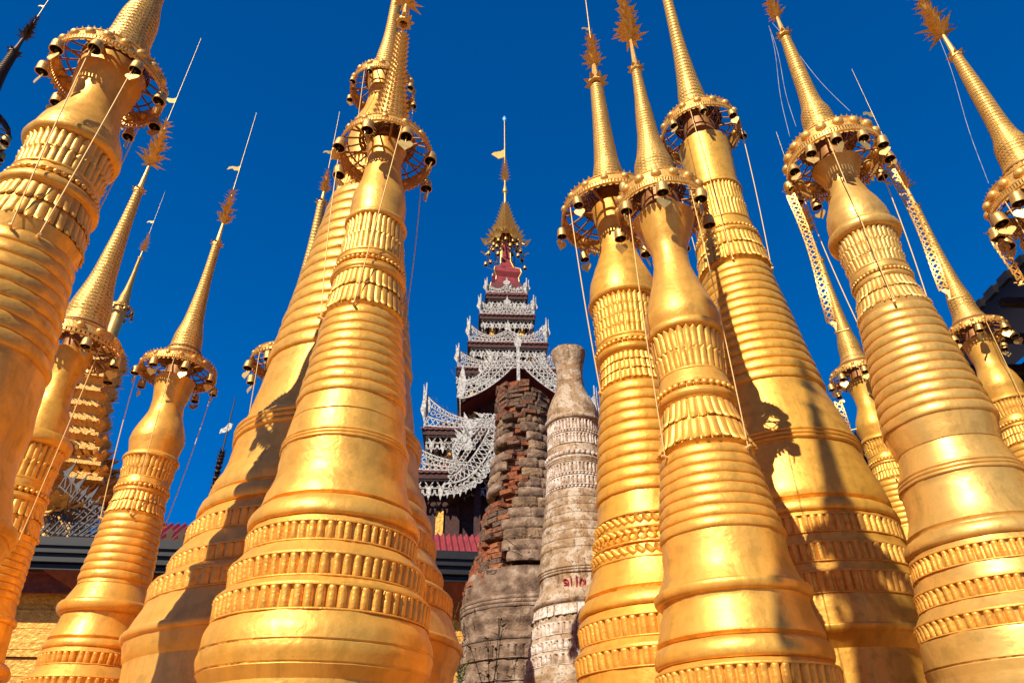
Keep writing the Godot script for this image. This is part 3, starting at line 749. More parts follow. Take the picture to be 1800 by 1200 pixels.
	stupa({"label": "slim stupa standing clear against the sky at left", "at": Vector3(-3.23, 0, -5.64), "mat": "gold", "fine": 2, "bell": 0.23, "turn": 0.812,
		"prof": [["s", 4.818, 0.179], ["s", 4.66, 0.153], ["s", 4.56, 0.142], ["s", 4.452, 0.148], ["s", 4.311, 0.201], ["s", 4.192, 0.225], ["s", 4.107, 0.211], ["lip", 4.034, 0.196], ["lotus", 3.976, 0.216, 2, 34, 1], ["s", 3.789, 0.205], ["bead", 3.735, 0.212, 34], ["lip", 3.686, 0.207], ["lotus", 3.665, 0.205, 2, 34, -1], ["s", 3.482, 0.227], ["ring", 3.46, 0.216, 8], ["s", 2.929, 0.257], ["line", 2.902, 0.261], ["lip", 2.772, 0.311], ["s", 2.678, 0.297], ["s", 2.604, 0.305], ["cove", 2.505, 0.333], ["torus", 2.486, 0.323], ["s", 2.426, 0.33], ["flute", 2.394, 0.349, 44], ["s", 2.31, 0.34], ["s", 2.239, 0.385], ["flute", 2.224, 0.394, 44], ["end", 2.147, 0.379]],
		"hti": [0.347, 4.89, 4.979, 18, 8], "spire": [[6.54, 0.035], [6.03, 0.048], [5.55, 0.085], [5.33, 0.125]], "fin": [6.534, 6.871, 7.396, 7.756, 8.769],
		"cords": [[0.32, 0.37, 3.43, 0.246], [-1.08, -0.98, 3.43, 0.246], [2.12, 2.02, 3.43, 0.246]]})
	stupa({"label": "small stupa half hidden between the drum-necked stupa and the pale one", "at": Vector3(4.048, 0, -6.9), "mat": "gold_deep", "fine": 1, "bell": 0.25, "turn": -0.376, "seg": 72,
		"prof": [["s", 5.422, 0.163], ["s", 5.278, 0.139], ["s", 5.187, 0.129], ["s", 5.089, 0.135], ["s", 4.96, 0.183], ["s", 4.852, 0.205], ["s", 4.775, 0.192], ["lip", 4.709, 0.178], ["lotus", 4.655, 0.197, 2, 34, 1], ["s", 4.485, 0.186], ["bead", 4.437, 0.193, 34], ["lip", 4.391, 0.188], ["lotus", 4.373, 0.187, 2, 34, -1], ["s", 4.207, 0.206], ["ring", 4.186, 0.197, 8], ["s", 3.703, 0.234], ["line", 3.679, 0.238], ["lip", 3.561, 0.283], ["s", 3.475, 0.271], ["s", 3.407, 0.277], ["cove", 3.317, 0.303], ["torus", 3.3, 0.294], ["s", 3.246, 0.3], ["flute", 3.216, 0.317, 44], ["s", 3.14, 0.309], ["s", 3.076, 0.35], ["flute", 3.062, 0.358, 44], ["end", 2.992, 0.345]],
		"hti": [0.315, 5.487, 5.568, 18, 8], "spire": [[7.233, 0.032], [6.689, 0.044], [6.177, 0.077], [5.942, 0.114]], "fin": [7.233, 7.796, 8.45, 8.872, 9.786],
		"cords": [[-0.431, -0.431, 4.156, 0.227], [1.269, 1.269, 4.156, 0.227]]})
	stupa({"label": "small stupa in front of the dark timber eaves at right", "at": Vector3(4.424, 0, -5.425), "mat": "gold", "fine": 1, "bell": 0.26, "turn": -0.671, "seg": 72,
		"prof": [["s", 5.01, 0.144], ["s", 4.882, 0.124], ["s", 4.802, 0.115], ["s", 4.715, 0.119], ["s", 4.601, 0.162], ["s", 4.505, 0.181], ["s", 4.437, 0.17], ["lip", 4.378, 0.158], ["lotus", 4.331, 0.174, 2, 34, 1], ["s", 4.18, 0.165], ["bead", 4.137, 0.171, 34], ["lip", 4.097, 0.166], ["lotus", 4.081, 0.165, 2, 34, -1], ["s", 3.934, 0.183], ["ring", 3.916, 0.174, 8], ["s", 3.487, 0.208], ["line", 3.466, 0.211], ["lip", 3.361, 0.251], ["s", 3.285, 0.24], ["s", 3.225, 0.245], ["cove", 3.145, 0.268], ["torus", 3.13, 0.261], ["s", 3.082, 0.266], ["flute", 3.056, 0.281, 44], ["s", 2.989, 0.274], ["s", 2.932, 0.31], ["flute", 2.919, 0.317, 44], ["end", 2.858, 0.306]],
		"hti": [0.279, 5.068, 5.14, 18, 8], "spire": [[6.75, 0.028], [6.224, 0.039], [5.729, 0.069], [5.502, 0.101]], "fin": [6.75, 7.059, 7.487, 8.316, 9.206],
		"cords": [[-0.234, -0.184, 3.886, 0.204], [-2.484, -2.484, 3.886, 0.204]]})
	stupa({"label": "stupa cut off by the right edge, only umbrella and spire showing", "at": Vector3(3.522, 0, -3.261), "mat": "gold_pale", "fine": 2, "bell": 0.3, "turn": -1.273, "seg": 72,
		"prof": [["s", 4.654, 0.161], ["s", 4.555, 0.118], ["s", 4.479, 0.1], ["s", 4.369, 0.127], ["s", 4.236, 0.171], ["s", 4.127, 0.191], ["lip", 4.043, 0.182], ["lotus", 3.961, 0.181, 3, 36, 1], ["s", 3.693, 0.165], ["bead", 3.648, 0.174, 42], ["lip", 3.609, 0.165], ["lotus", 3.591, 0.165, 2, 36, -1], ["s", 3.39, 0.204], ["ring", 3.362, 0.195, 12], ["s", 2.63, 0.267], ["line", 2.506, 0.247], ["lip3", 2.379, 0.273], ["s", 2.315, 0.284], ["s", 2.268, 0.284], ["s", 2.156, 0.299], ["cove", 2.084, 0.326], ["torus", 2.061, 0.325], ["s", 1.988, 0.339], ["flute", 1.962, 0.349, 62], ["s", 1.879, 0.354], ["s", 1.827, 0.369], ["flute", 1.809, 0.377, 62], ["s", 1.735, 0.375], ["s", 1.689, 0.406], ["flute", 1.674, 0.416, 62], ["s", 1.606, 0.412], ["s", 1.591, 0.419], ["line", 1.489, 0.429], ["end", 1.441, 0.425]],
		"hti": [0.315, 4.683, 4.833, 18, 12], "spire": [[6.268, 0.031], [5.886, 0.048], [5.537, 0.058], [5.352, 0.072], [5.243, 0.098]], "fin": [6.268, 6.575, 7.18, 7.469, 8.618],
		"cords": [[-1.424, -1.424, 3.332, 0.225], [0.976, 0.976, 3.332, 0.225]]})
	stupa({"label": "slender stupa hidden behind the broad left one, only its umbrella edge showing", "at": Vector3(-3.046, 0, -7.935), "mat": "gold", "fine": 1, "bell": 0.24, "turn": 0.767, "seg": 64,
		"prof": [["s", 6.244, 0.266], ["s", 6.009, 0.227], ["s", 5.861, 0.211], ["s", 5.701, 0.22], ["s", 5.491, 0.298], ["s", 5.315, 0.334], ["s", 5.189, 0.313], ["lip", 5.081, 0.29], ["lotus", 4.994, 0.32, 2, 34, 1], ["s", 4.716, 0.303], ["bead", 4.638, 0.314, 34], ["lip", 4.564, 0.306], ["lotus", 4.534, 0.305, 2, 34, -1], ["s", 4.262, 0.336], ["ring", 4.229, 0.321, 8], ["s", 3.441, 0.382], ["line", 3.402, 0.388], ["lip", 3.209, 0.462], ["s", 3.069, 0.441], ["s", 2.959, 0.452], ["cove", 2.812, 0.494], ["torus", 2.784, 0.48], ["s", 2.696, 0.49], ["flute", 2.647, 0.518, 44], ["s", 2.523, 0.505], ["s", 2.418, 0.571], ["flute", 2.395, 0.584, 44], ["end", 2.282, 0.562]],
		"hti": [0.514, 6.351, 6.482, 18, 8], "spire": [[9.446, 0.052], [8.477, 0.071], [7.566, 0.126], [7.149, 0.185]], "fin": [9.446, 9.738, 10.247, 10.675, 11.711],
		"cords": [[-0.533, -0.533, 4.199, 0.351], [2.167, 2.167, 4.199, 0.351]]})
	stupa({"label": "tiny distant stupa between two near spires at left", "at": Vector3(-15.679, 0, -21.981), "mat": "gold_pale", "fine": 0, "bell": 0.25, "turn": 1.089, "seg": 40, "pieces": false,
		"prof": [["s", 17.843, 0.24], ["s", 15.443, 0.26], ["lip", 15.343, 0.3], ["s", 15.243, 0.3], ["ring", 15.143, 0.32, 12], ["s", 10.243, 0.7], ["end", 8.743, 0.8]],
		"hti": [0.499, 17.743, 17.871, 18, 8], "spire": [[20.498, 0.05], [19.64, 0.069], [18.832, 0.122], [18.461, 0.18]], "fin": [20.498, 20.909, 21.876, 22.574, 24.448],
		"cords": []})
	stupa({"label": "dark bronze spire at the top left corner", "at": Vector3(-9.273, 0, -7.617), "mat": "dark_metal", "fine": 0, "bell": 0.25, "turn": 1.424, "hti_mat": "dark_metal", "seg": 40, "pieces": false,
		"prof": [["s", 10.971, 0.321], ["s", 10.687, 0.274], ["s", 10.51, 0.255], ["s", 10.316, 0.265], ["s", 10.064, 0.36], ["s", 9.851, 0.402], ["s", 9.699, 0.377], ["lip", 9.569, 0.35], ["lotus", 9.464, 0.386, 2, 34, 1], ["s", 9.129, 0.366], ["bead", 9.034, 0.379, 34], ["lip", 8.945, 0.37], ["lotus", 8.909, 0.367, 2, 34, -1], ["s", 8.581, 0.406], ["ring", 8.541, 0.387, 8], ["s", 7.591, 0.461], ["line", 7.543, 0.468], ["lip", 7.311, 0.557], ["s", 7.142, 0.532], ["s", 7.009, 0.545], ["cove", 6.832, 0.596], ["torus", 6.798, 0.579], ["s", 6.692, 0.591], ["flute", 6.633, 0.624, 44], ["s", 6.484, 0.609], ["s", 6.357, 0.688], ["flute", 6.33, 0.705, 44], ["end", 6.193, 0.678]],
		"hti": [0.62, 11.1, 11.259, 18, 8], "spire": [[13.148, 0.063], [12.531, 0.086], [11.95, 0.152], [11.684, 0.224]], "fin": [13.148, 13.631, 14.356, 14.719, 15.348],
		"cords": []})
	stupa({"label": "tall gold stupa behind the viewpoint, facing the drum-necked one", "at": Vector3(-1.199, 0, 1.342), "mat": "gold", "fine": 1, "bell": 0.2, "turn": 4.907, "seg": 48, "pieces": false,
		"prof": [["s", 8.147, 0.158], ["s", 8.049, 0.116], ["s", 7.974, 0.099], ["s", 7.866, 0.125], ["s", 7.736, 0.168], ["s", 7.628, 0.187], ["lip", 7.546, 0.179], ["lotus", 7.465, 0.178, 3, 36, 1], ["s", 7.201, 0.162], ["bead", 7.157, 0.171, 42], ["lip", 7.119, 0.162], ["lotus", 7.101, 0.163, 2, 36, -1], ["s", 6.903, 0.2], ["ring", 6.875, 0.191, 12], ["s", 6.156, 0.263], ["line", 6.034, 0.243], ["lip3", 5.909, 0.269], ["s", 5.846, 0.279], ["s", 5.8, 0.279], ["s", 5.69, 0.294], ["cove", 5.619, 0.32], ["torus", 5.596, 0.319], ["s", 5.525, 0.333], ["flute", 5.498, 0.344, 62], ["s", 5.417, 0.348], ["s", 5.366, 0.363], ["flute", 5.348, 0.371, 62], ["s", 5.275, 0.369], ["s", 5.23, 0.4], ["flute", 5.215, 0.409, 62], ["s", 5.148, 0.405], ["s", 5.134, 0.412], ["line", 5.033, 0.422], ["end", 4.986, 0.418]],
		"hti": [0.31, 8.175, 8.322, 18, 12], "spire": [[9.66, 0.03], [9.304, 0.047], [8.979, 0.057], [8.806, 0.071], [8.705, 0.097]], "fin": [9.692, 9.97, 10.359, 10.526, 11.093],
		"cords": []})

# ---------------------------------------------------------------- unit pieces shared by the stupas
func make_units() -> void:
	# lotus petal: a long convex tongue whose tip turns outwards; x across, y along to the tip, z outwards
	var s := Shape.new()
	var pts := []
	for j in 9:
		var y := [0.0, 0.06, 0.3, 0.55, 0.75, 0.86, 0.94, 0.985, 1.0][j] as float
		for i in 7:
			var x := -0.5 + i / 6.0
			var w := 0.92 if y < 0.8 else 0.92 * sqrt(maxf(0.04, 1.0 - pow((y - 0.8) / 0.2, 2.2)))
			var z := 0.75 * pow(maxf(0.0, 1.0 - 4.0 * x * x), 0.6)
			z *= smoothstep(-0.02, 0.1, y)
			z += 0.8 * smoothstep(0.66, 1.0, y) * (1.0 - 1.6 * x * x)
			pts.append(Vector3(x * w, y, z))
	s.sheet(pts, 7)
	# the turned-out tip has a thickness
	for i in 6:
		var a: Vector3 = pts[8 * 7 + i]
		var b: Vector3 = pts[8 * 7 + i + 1]
		s.quad(a, b, b * Vector3(1, 1, 0) + Vector3(0, -0.1, 0), a * Vector3(1, 1, 0) + Vector3(0, -0.1, 0), Vector3(0, 0, 0.4))
	U.petal = s.mesh()
	# flute: an upright half-round reed with a hooded head
	s = Shape.new()
	pts = []
	for j in 8:
		var y := [0.0, 0.03, 0.12, 0.5, 0.8, 0.92, 0.975, 1.0][j] as float
		for i in 7:
			var x := -0.5 + i / 6.0
			var z := pow(maxf(0.0, 1.0 - 4.0 * x * x), 0.5)
			z *= smoothstep(-0.03, 0.1, y) * (1.0 - smoothstep(0.95, 1.0, y) * 0.9)
			z += 0.22 * smoothstep(0.8, 0.95, y) * (1.0 - smoothstep(0.96, 1.0, y)) * (1.0 - 2.0 * x * x)
			pts.append(Vector3(x * 0.86, y, z))
	s.sheet(pts, 7)
	U.flute = s.mesh()
	var ball := SphereMesh.new()
	ball.radius = 0.5
	ball.height = 1.0
	ball.radial_segments = 14
	ball.rings = 8
	U.bead = ball
	# bell, its clapper rod and dark inside
	s = Shape.new()
	var out := [Vector2(0.0, 1.0), Vector2(0.2, 0.985), Vector2(0.36, 0.9), Vector2(0.43, 0.7), Vector2(0.455, 0.4), Vector2(0.47, 0.15), Vector2(0.5, 0.0)]
	s.lathe(out, 20)
	s.lathe([Vector2(0.5, 0.0), Vector2(0.46, -0.015), Vector2(0.43, 0.02)], 20)
	s.lathe([Vector2(0.04, 1.14), Vector2(0.09, 1.1), Vector2(0.04, 1.0)], 10)
	U.bell = s.mesh()
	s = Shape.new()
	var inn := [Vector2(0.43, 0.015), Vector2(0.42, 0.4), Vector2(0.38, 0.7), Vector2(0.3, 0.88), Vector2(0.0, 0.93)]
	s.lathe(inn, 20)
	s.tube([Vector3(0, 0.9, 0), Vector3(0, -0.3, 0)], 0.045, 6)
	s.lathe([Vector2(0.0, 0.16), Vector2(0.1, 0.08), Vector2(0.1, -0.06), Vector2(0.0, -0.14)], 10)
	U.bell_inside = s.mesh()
	# heart-shaped leaf that catches the wind under a bell
	s = Shape.new()
	var heart := []
	for i in 22:
		var t := TAU * i / 22.0
		heart.append(Vector2(0.036 * 16.0 * pow(sin(t), 3), -0.55 + 0.036 * (13.0 * cos(t) - 5.0 * cos(2.0 * t) - 2.0 * cos(3.0 * t) - cos(4.0 * t))))
	s.plate(heart, 0.04, Transform3D())
	s.tube([Vector3(0, -0.3, 0), Vector3(0, 0.06, 0)], 0.03, 5)
	U.heart = s.mesh()

func leaf(s: Shape, at: Vector3, out: Vector3, up: Vector3, size: float, width := 0.42, curl := 0.5) -> void:
	# a thin curved metal leaf that starts at a point, rises along up and bends along out
	var side := out.cross(up).normalized() * size * width * 0.5
	var pts := []
	for j in 5:
		var t := j / 4.0
		var c := at + up * size * t * (1.0 - 0.25 * curl * t) + out * size * (0.35 * t + curl * t * t)
		var w := [0.35, 1.0, 0.95, 0.6, 0.06][j] as float
		pts.append_array([c - side * w, c + out * size * 0.05 * w, c + side * w])
	s.sheet(pts, 3)

func catmull(p: Array, per: int) -> Array:
	var o := []
	for i in p.size() - 1:
		var a: Vector2 = p[maxi(i - 1, 0)]
		var b: Vector2 = p[i]
		var c: Vector2 = p[i + 1]
		var d: Vector2 = p[mini(i + 2, p.size() - 1)]
		for k in per:
			o.append(b.cubic_interpolate(c, a, d, float(k) / per))
	o.append(p[-1])
	return o

func bulge(p: Vector2, q: Vector2, amp: float, steps := 7) -> Array:
	# a rounded moulding from p down to q that stands out by amp
	var o := []
	for i in steps + 1:
		var t := float(i) / steps
		o.append(p.lerp(q, 0.5 - 0.5 * cos(t * PI)) + Vector2(amp * pow(sin(t * PI), 0.8), 0))
	return o

# ---------------------------------------------------------------- one stupa from its profile
# prof: [kind, height, radius, ...] from the neck down; a kind tells how the body runs on to the next entry
func stupa(d: Dictionary) -> Node3D:
	var root := thing(d.get("called", "gilded_stupa"), d.label, d.get("category", "stupa"), d.at, d.get("group", "gilded stupas of the grove"))
	var gold: Material = M[d.get("mat", "gold")]
	var seg: int = d.get("seg", 96)
	var rough: float = d.get("rough", 0.009)
	var body := Shape.new()
	var pr: Array = d.prof
	var run := []
	var todo := []
	for i in pr.size():
		var e: Array = pr[i]
		var p := Vector2(e[2], e[1])
		run.append(p)
		if e[0] == "s" and i < pr.size() - 1:
			continue
		if run.size() > 1:
			body.lathe(catmull(run, 4), seg, rough_noise, rough)
		run = []
		if e[0] == "end":
			break
		var q := Vector2(pr[i + 1][2], pr[i + 1][1])
		var tall := p.y - q.y
		match e[0]:
			"lip":
				body.lathe(bulge(p, q, tall * 0.42), seg, rough_noise, rough * 0.6)
			"lip3":
				for k in 3:
					body.lathe(bulge(p.lerp(q, k / 3.0), p.lerp(q, (k + 1) / 3.0), tall * 0.16), seg, rough_noise, rough * 0.6)
			"torus":
				body.lathe(bulge(p, q, tall * 0.32, 12), seg, rough_noise, rough)
			"cove":
				body.lathe([p, p.lerp(q, 0.25) + Vector2(-0.004, 0)], seg, rough_noise, rough)
				body.lathe([p.lerp(q, 0.25) + Vector2(-0.004, 0), Vector2(q.x - 0.012, q.y + tall * 0.2), q], seg, rough_noise, rough)
			"line":
				var g := minf(0.012, p.x * 0.03)
				body.lathe([p, p + Vector2(-g * 0.7, -g * 0.5), p + Vector2(0, -g)], seg, rough_noise, rough)
				run.append(p + Vector2(0, -g))
				continue
			"ring":
				var n: int = e[3]
				for k in n:
					var a := p.lerp(q, float(k) / n)
					var b := p.lerp(q, float(k + 1) / n)
					body.lathe(bulge(a, b, tall / n * d.get("ring_bulge", 0.23), 8), seg, rough_noise, rough)
			_:
				body.lathe([p, p + Vector2(-0.012, -0.006)], seg, rough_noise, rough)
				body.lathe([p + Vector2(-0.012, -0.006), q + Vector2(-0.012, 0.0)], seg, rough_noise, rough)
				body.lathe([q + Vector2(-0.012, 0.0), q], seg, rough_noise, rough)
				todo.append([e, p, q])
	# below what was measured: a drawn-in foot, two steps and a plinth down to the ground
	var foot: Array = pr[-1]
	var r: float = foot[2]
	var h: float = foot[1]
	body.lathe([Vector2(r, h), Vector2(r * 0.99, h * 0.9), Vector2(r * 1.02, h * 0.84)], seg, rough_noise, rough)
	body.lathe(bulge(Vector2(r * 1.02, h * 0.84), Vector2(r * 1.08, h * 0.68), h * 0.05), seg, rough_noise, rough)
	body.lathe([Vector2(r * 1.12, h * 0.68), Vector2(r * 1.14, h * 0.4)], seg, rough_noise, rough)
	body.lathe([Vector2(r * 1.2, h * 0.4), Vector2(r * 1.2, 0)], seg, rough_noise, rough)
	body.lathe([Vector2(r * 1.08, h * 0.68), Vector2(r * 1.12, h * 0.68)], seg)
	body.lathe([Vector2(r * 1.14, h * 0.4), Vector2(r * 1.2, h * 0.4)], seg)
	if not d.get("open", false):
		body.lathe([Vector2(0.0, pr[0][1] - 0.01), Vector2(pr[0][2], pr[0][1])], seg)
	part("body", body.mesh(), gold, root)
	for t in todo:
		relief(root, t[0], t[1], t[2], M[d.get("relief_mat", "gold_rough")] if t[0][0] == "flute" else M[d.get("petal_mat", d.get("mat", "gold"))], seg, d.get("pieces", true))
	if d.has("hti"):
		umbrella(root, d)
	return root

func relief(root: Node3D, e: Array, p: Vector2, q: Vector2, mat: Material, seg: int, pieces: bool) -> void:
	var s := Shape.new()
	var tall := p.y - q.y
	var slope := Vector2(p.x - q.x, tall)
	var kind: String = e[0]
	var made: Node3D
	var joined := Shape.new()
	if kind == "flute":
		s.lathe(bulge(Vector2(p.x + 0.002, p.y + 0.004), Vector2(p.x + 0.003, p.y - tall * 0.08), tall * 0.025), seg)
		s.lathe(bulge(q.lerp(p, 0.07) + Vector2(0.0, 0), q + Vector2(0.004, -0.003), tall * 0.06), seg)
		made = part("fluted_band", s.mesh(), mat, root)
		var n: int = e[3]
		for i in n:
			var f := TAU * (i + rng.randf_range(-0.13, 0.13)) / n
			place("flute", U.flute, mat, made, joined, pieces, f, q.lerp(p, 0.02) + Vector2(-0.012, 0), p.lerp(q, 0.03) + Vector2(-0.012, 0), TAU * p.x / n * rng.randf_range(0.95, 1.04), minf(TAU * p.x / n * 0.40, 0.019))
	elif kind == "lotus":
		var rows: int = e[3]
		var n: int = e[4]
		var up: int = e[5]
		# a narrow fillet closes the band on the side where the petals start
		var base := q if up > 0 else p
		s.lathe(bulge(base + Vector2(-0.002, tall * 0.03 + 0.002), base + Vector2(-0.002, -tall * 0.03), tall * 0.03), seg)
		made = part("lotus_band", s.mesh(), mat, root)
		for k in rows:
			var a := q.lerp(p, float(k) / rows)
			var b := q.lerp(p, float(k + 1) / rows)
			for i in n:
				var f := TAU * (i + rng.randf_range(-0.09, 0.09)) / n
				var lo := (a if up > 0 else b) + Vector2(-0.008, 0)
				var hi := (b if up > 0 else a) + Vector2(-0.008, 0)
				hi += (hi - lo) * rng.randf_range(-0.04, 0.07)
				place("petal", U.petal, mat, made, joined, pieces, f, lo, hi, TAU * a.x / n * 1.02, TAU * a.x / n * 0.28)
	elif kind == "bead":
		s.lathe(bulge(Vector2(p.x - 0.004, p.y + 0.003), p.lerp(q, 0.22) + Vector2(-0.004, 0), tall * 0.08), seg)
		s.lathe(bulge(q.lerp(p, 0.2) + Vector2(-0.002, 0), q + Vector2(0.001, -0.003), tall * 0.12), seg)
		made = part("bead_band", s.mesh(), mat, root)
		var n: int = e[3]
		var c := p.lerp(q, 0.48)
		for i in n:
			var f := TAU * i / n
			var z := minf(TAU * c.x / n * 0.95, tall * 0.8)
			var at := Transform3D(Basis().scaled(Vector3.ONE * z), ring_at(f) * (c.x - 0.002) + Vector3(0, c.y, 0))
			if pieces:
				part("bead", U.bead, mat, made, at)
			else:
				add_mesh(joined, U.bead, at)
	elif kind == "braid":
		s.lathe(bulge(p, p.lerp(q, 0.04), 0.008), seg)
		s.lathe(bulge(q.lerp(p, 0.04), q, 0.008), seg)
		for k in [0.34, 0.66]:
			s.lathe(bulge(p.lerp(q, k - 0.02), p.lerp(q, k + 0.02), 0.008), seg)
		made = part("braided_band", s.mesh(), mat, root)
		var n := 46
		for k in 3:
			for i in n:
				var f := TAU * (i + 0.5 * k) / n
				var c := p.lerp(q, (k + 0.5) / 3.0 + 0.005)
				var b := Basis(Vector3.UP, f) * Basis(Vector3.BACK, [0.7, -0.75, 0.75][k])
				var w := TAU * c.x / n
				for side in ([1, -1] if k == 1 else [1]):
					var bb := Basis(Vector3.UP, f) * Basis(Vector3.BACK, (0.8 if k != 1 else 0.95) * side)
					var up: float = 0.22 * tall / 3.0 * (side if k == 1 else 0)
					add_mesh(joined, U.petal, Transform3D(bb.scaled_local(Vector3(w * 0.75, w * (1.15 if k != 1 else 0.95), 0.016)), ring_at(f) * (c.x - 0.008) + Vector3(0, c.y + up, 0) - bb.y * w * 0.5))
	if joined.v.size():
		var st := part({"flute": "fluting", "lotus": "petals", "bead": "beading", "braid": "leaf_braid"}[kind], joined.mesh(), mat, made)
		st.set_meta("kind", "stuff")

func place(called: String, unit: Mesh, mat: Material, parent: Node, joined: Shape, pieces: bool, f: float, lo: Vector2, hi: Vector2, w: float, deep: float) -> void:
	var o := ring_at(f)
	var side := Vector3(o.z, 0, -o.x)
	var a := o * lo.x + Vector3(0, lo.y, 0)
	var b := o * hi.x + Vector3(0, hi.y, 0)
	var along := b - a
	var out := side.cross(along).normalized()
	if out.dot(o) < 0.0:
		out = -out
	var at := Transform3D(Basis(side * w, along, out * deep), a)
	if pieces:
		part(called, unit, mat, parent, at)
	else:
		add_mesh(joined, unit, at)

func add_mesh(s: Shape, m: Mesh, at: Transform3D) -> void:
	var a := m.surface_get_arrays(0)
	var v: PackedVector3Array = a[Mesh.ARRAY_VERTEX]
	var n: PackedVector3Array = a[Mesh.ARRAY_NORMAL]
	var k := s.v.size()
	var nb := at.basis.inverse().transposed()
	for i in v.size():
		s.v.append(at * v[i])
		s.n.append((nb * n[i]).normalized())
	var turned := at.basis.determinant() < 0.0
	var ix: PackedInt32Array = a[Mesh.ARRAY_INDEX]
	for i in range(0, ix.size(), 3):
		s.ix.append_array(PackedInt32Array([k + ix[i], k + ix[i + (2 if turned else 1)], k + ix[i + (1 if turned else 2)]]))

# ---------------------------------------------------------------- the umbrella, spire and finial over a stupa
# hti: [radius, height of the lower rim, height of the upper rim, bosses, bells]; spire: [[height, radius] from the top down]; fin: heights of collar, leaf foot, leaf top, vane, tip
func umbrella(root: Node3D, d: Dictionary) -> void:
	var g: Array = d.hti
	var R: float = g[0]
	var lo: float = g[1]
	var hi: float = g[2]
	var b := hi - lo
	var mat: Material = M[d.get("hti_mat", "leaf")]
	var fine: int = d.get("fine", 2)
	var s := Shape.new()
	var seg := 72 if fine > 0 else 40
	# bossed band, thin sheet with turned rims
	var mid := lo + b * 0.34
	s.lathe([Vector2(R * 0.94, hi), Vector2(R * 0.985, mid)], seg)
	s.lathe([Vector2(R * 0.975, mid), Vector2(R * 0.93, hi)], seg)
	for y in [[hi, 0.945], [mid, 0.99], [lo + b * 0.04, 1.0]]:
		s.lathe(bulge(Vector2(R * y[1] - R * 0.02, y[0] + b * 0.045), Vector2(R * y[1] - R * 0.02, y[0] - b * 0.045), R * 0.04), seg)
	# pierced hem: two rows of uprights between rails
	var slots := 108 if fine > 1 else 64
	for i in slots:
		var f := TAU * i / slots
		var o := ring_at(f)
		var bas := Basis(Vector3.UP, f)
		s.box(o * R * 0.99 + Vector3(0, lerpf(lo, mid, 0.52), 0), Vector3(TAU * R / slots * 0.32, (mid - lo) * 0.5, R * 0.012), bas)
		if fine > 0 and i % 2 == 1:
			leaf(s, o * R * 0.985 + Vector3(0, lo, 0), o, Vector3(0, -1.0, 0), b * 0.24, 0.9, 0.1)
		if fine > 1 and i % 2 == 0:
			leaf(s, o * R * 0.945 + Vector3(0, hi - b * 0.02, 0), o, Vector3.UP, R * 0.07, 0.6, 0.2)
	if d.get("collarless", false):
		pass
	# inner hoops and spokes that carry the band, seen from below
	var neck: float = d.prof[0][2]
	var spokes: int = d.get("spokes", 7)
	var band := part("umbrella_band", s.mesh(), mat, root)
	s = Shape.new()
	for k in [[0.84, 0.06], [0.60, 0.26], [0.45, 0.5]]:
		s.lathe(bulge(Vector2(R * k[0], hi + R * k[1] + R * 0.03), Vector2(R * k[0], hi + R * k[1] - R * 0.03), R * 0.02), 40)
	for i in spokes:
		var f := TAU * (i + 0.35) / spokes
		var o := ring_at(f)
		s.tube([o * R * 0.96 + Vector3(0, lo + b * 0.4, 0), o * neck * 0.7 + Vector3(0, lo + b * 0.55, 0)], R * 0.028, 5)
	for i in spokes * 3:
		var f := TAU * (i + 0.1) / (spokes * 3)
		var o := ring_at(f)
		var curve := []
		for k in 6:
			var t := k / 5.0
			curve.append(o * R * lerpf(0.93, 0.48, t) + Vector3(0, hi + R * 0.2 * pow(t, 1.3) - R * 0.02, 0))
		s.tube(curve, R * 0.022, 5)
	s.lathe([Vector2(neck * 0.62, hi + R * 0.7), Vector2(neck * 0.66, d.prof[0][1] - 0.02)], 24)
	part("umbrella_frame", s.mesh(), M.strut, root)
	# bosses
	for i in g[3]:
		var f: float = TAU * (i + 0.3) / g[3]
		var o := ring_at(f)
		part("boss", U.bead, mat, band, Transform3D(Basis(Vector3.UP, f).scaled_local(Vector3(b * 0.5, b * 0.48, b * 0.42)), o * R * 0.962 + Vector3(0, lerpf(mid, hi, 0.52), 0)))
	# spire: tiers of toothed rings, flaring to the band
	var sp: Array = d.spire
	var path := []
	for e in sp:
		path.append(Vector2(e[1], e[0]))
	var low: Vector2 = path[-1]
	var flare_end := Vector2(R * 0.62, hi + R * 0.16)
	if low.x < R * 0.5:
		for t in [0.33, 0.62, 0.85]:
			path.append(Vector2(lerpf(low.x, flare_end.x, pow(t, 1.9)), lerpf(low.y, flare_end.y, pow(t, 0.72))))
	path.append(flare_end)
	var line := catmull(path, 12)
	var length := 0.0
	for i in line.size() - 1:
		length += line[i].distance_to(line[i + 1])
	var tiers := clampi(int(length / maxf(R * 0.085, 0.02)), 18, 44)
	var out := Shape.new()
	var at := 0.0
	var teeth := 56 if fine > 1 else 36
	var marks := []
	for k in tiers + 1:
		var want := length * pow(float(k) / tiers, 1.0)
		var sum := 0.0
		var hit: Vector2 = line[-1]
		for i in line.size() - 1:
			var step: float = line[i].distance_to(line[i + 1])
			if sum + step >= want:
				hit = line[i].lerp(line[i + 1], (want - sum) / maxf(step, 1e-6))
				break
			sum += step
		marks.append(hit)
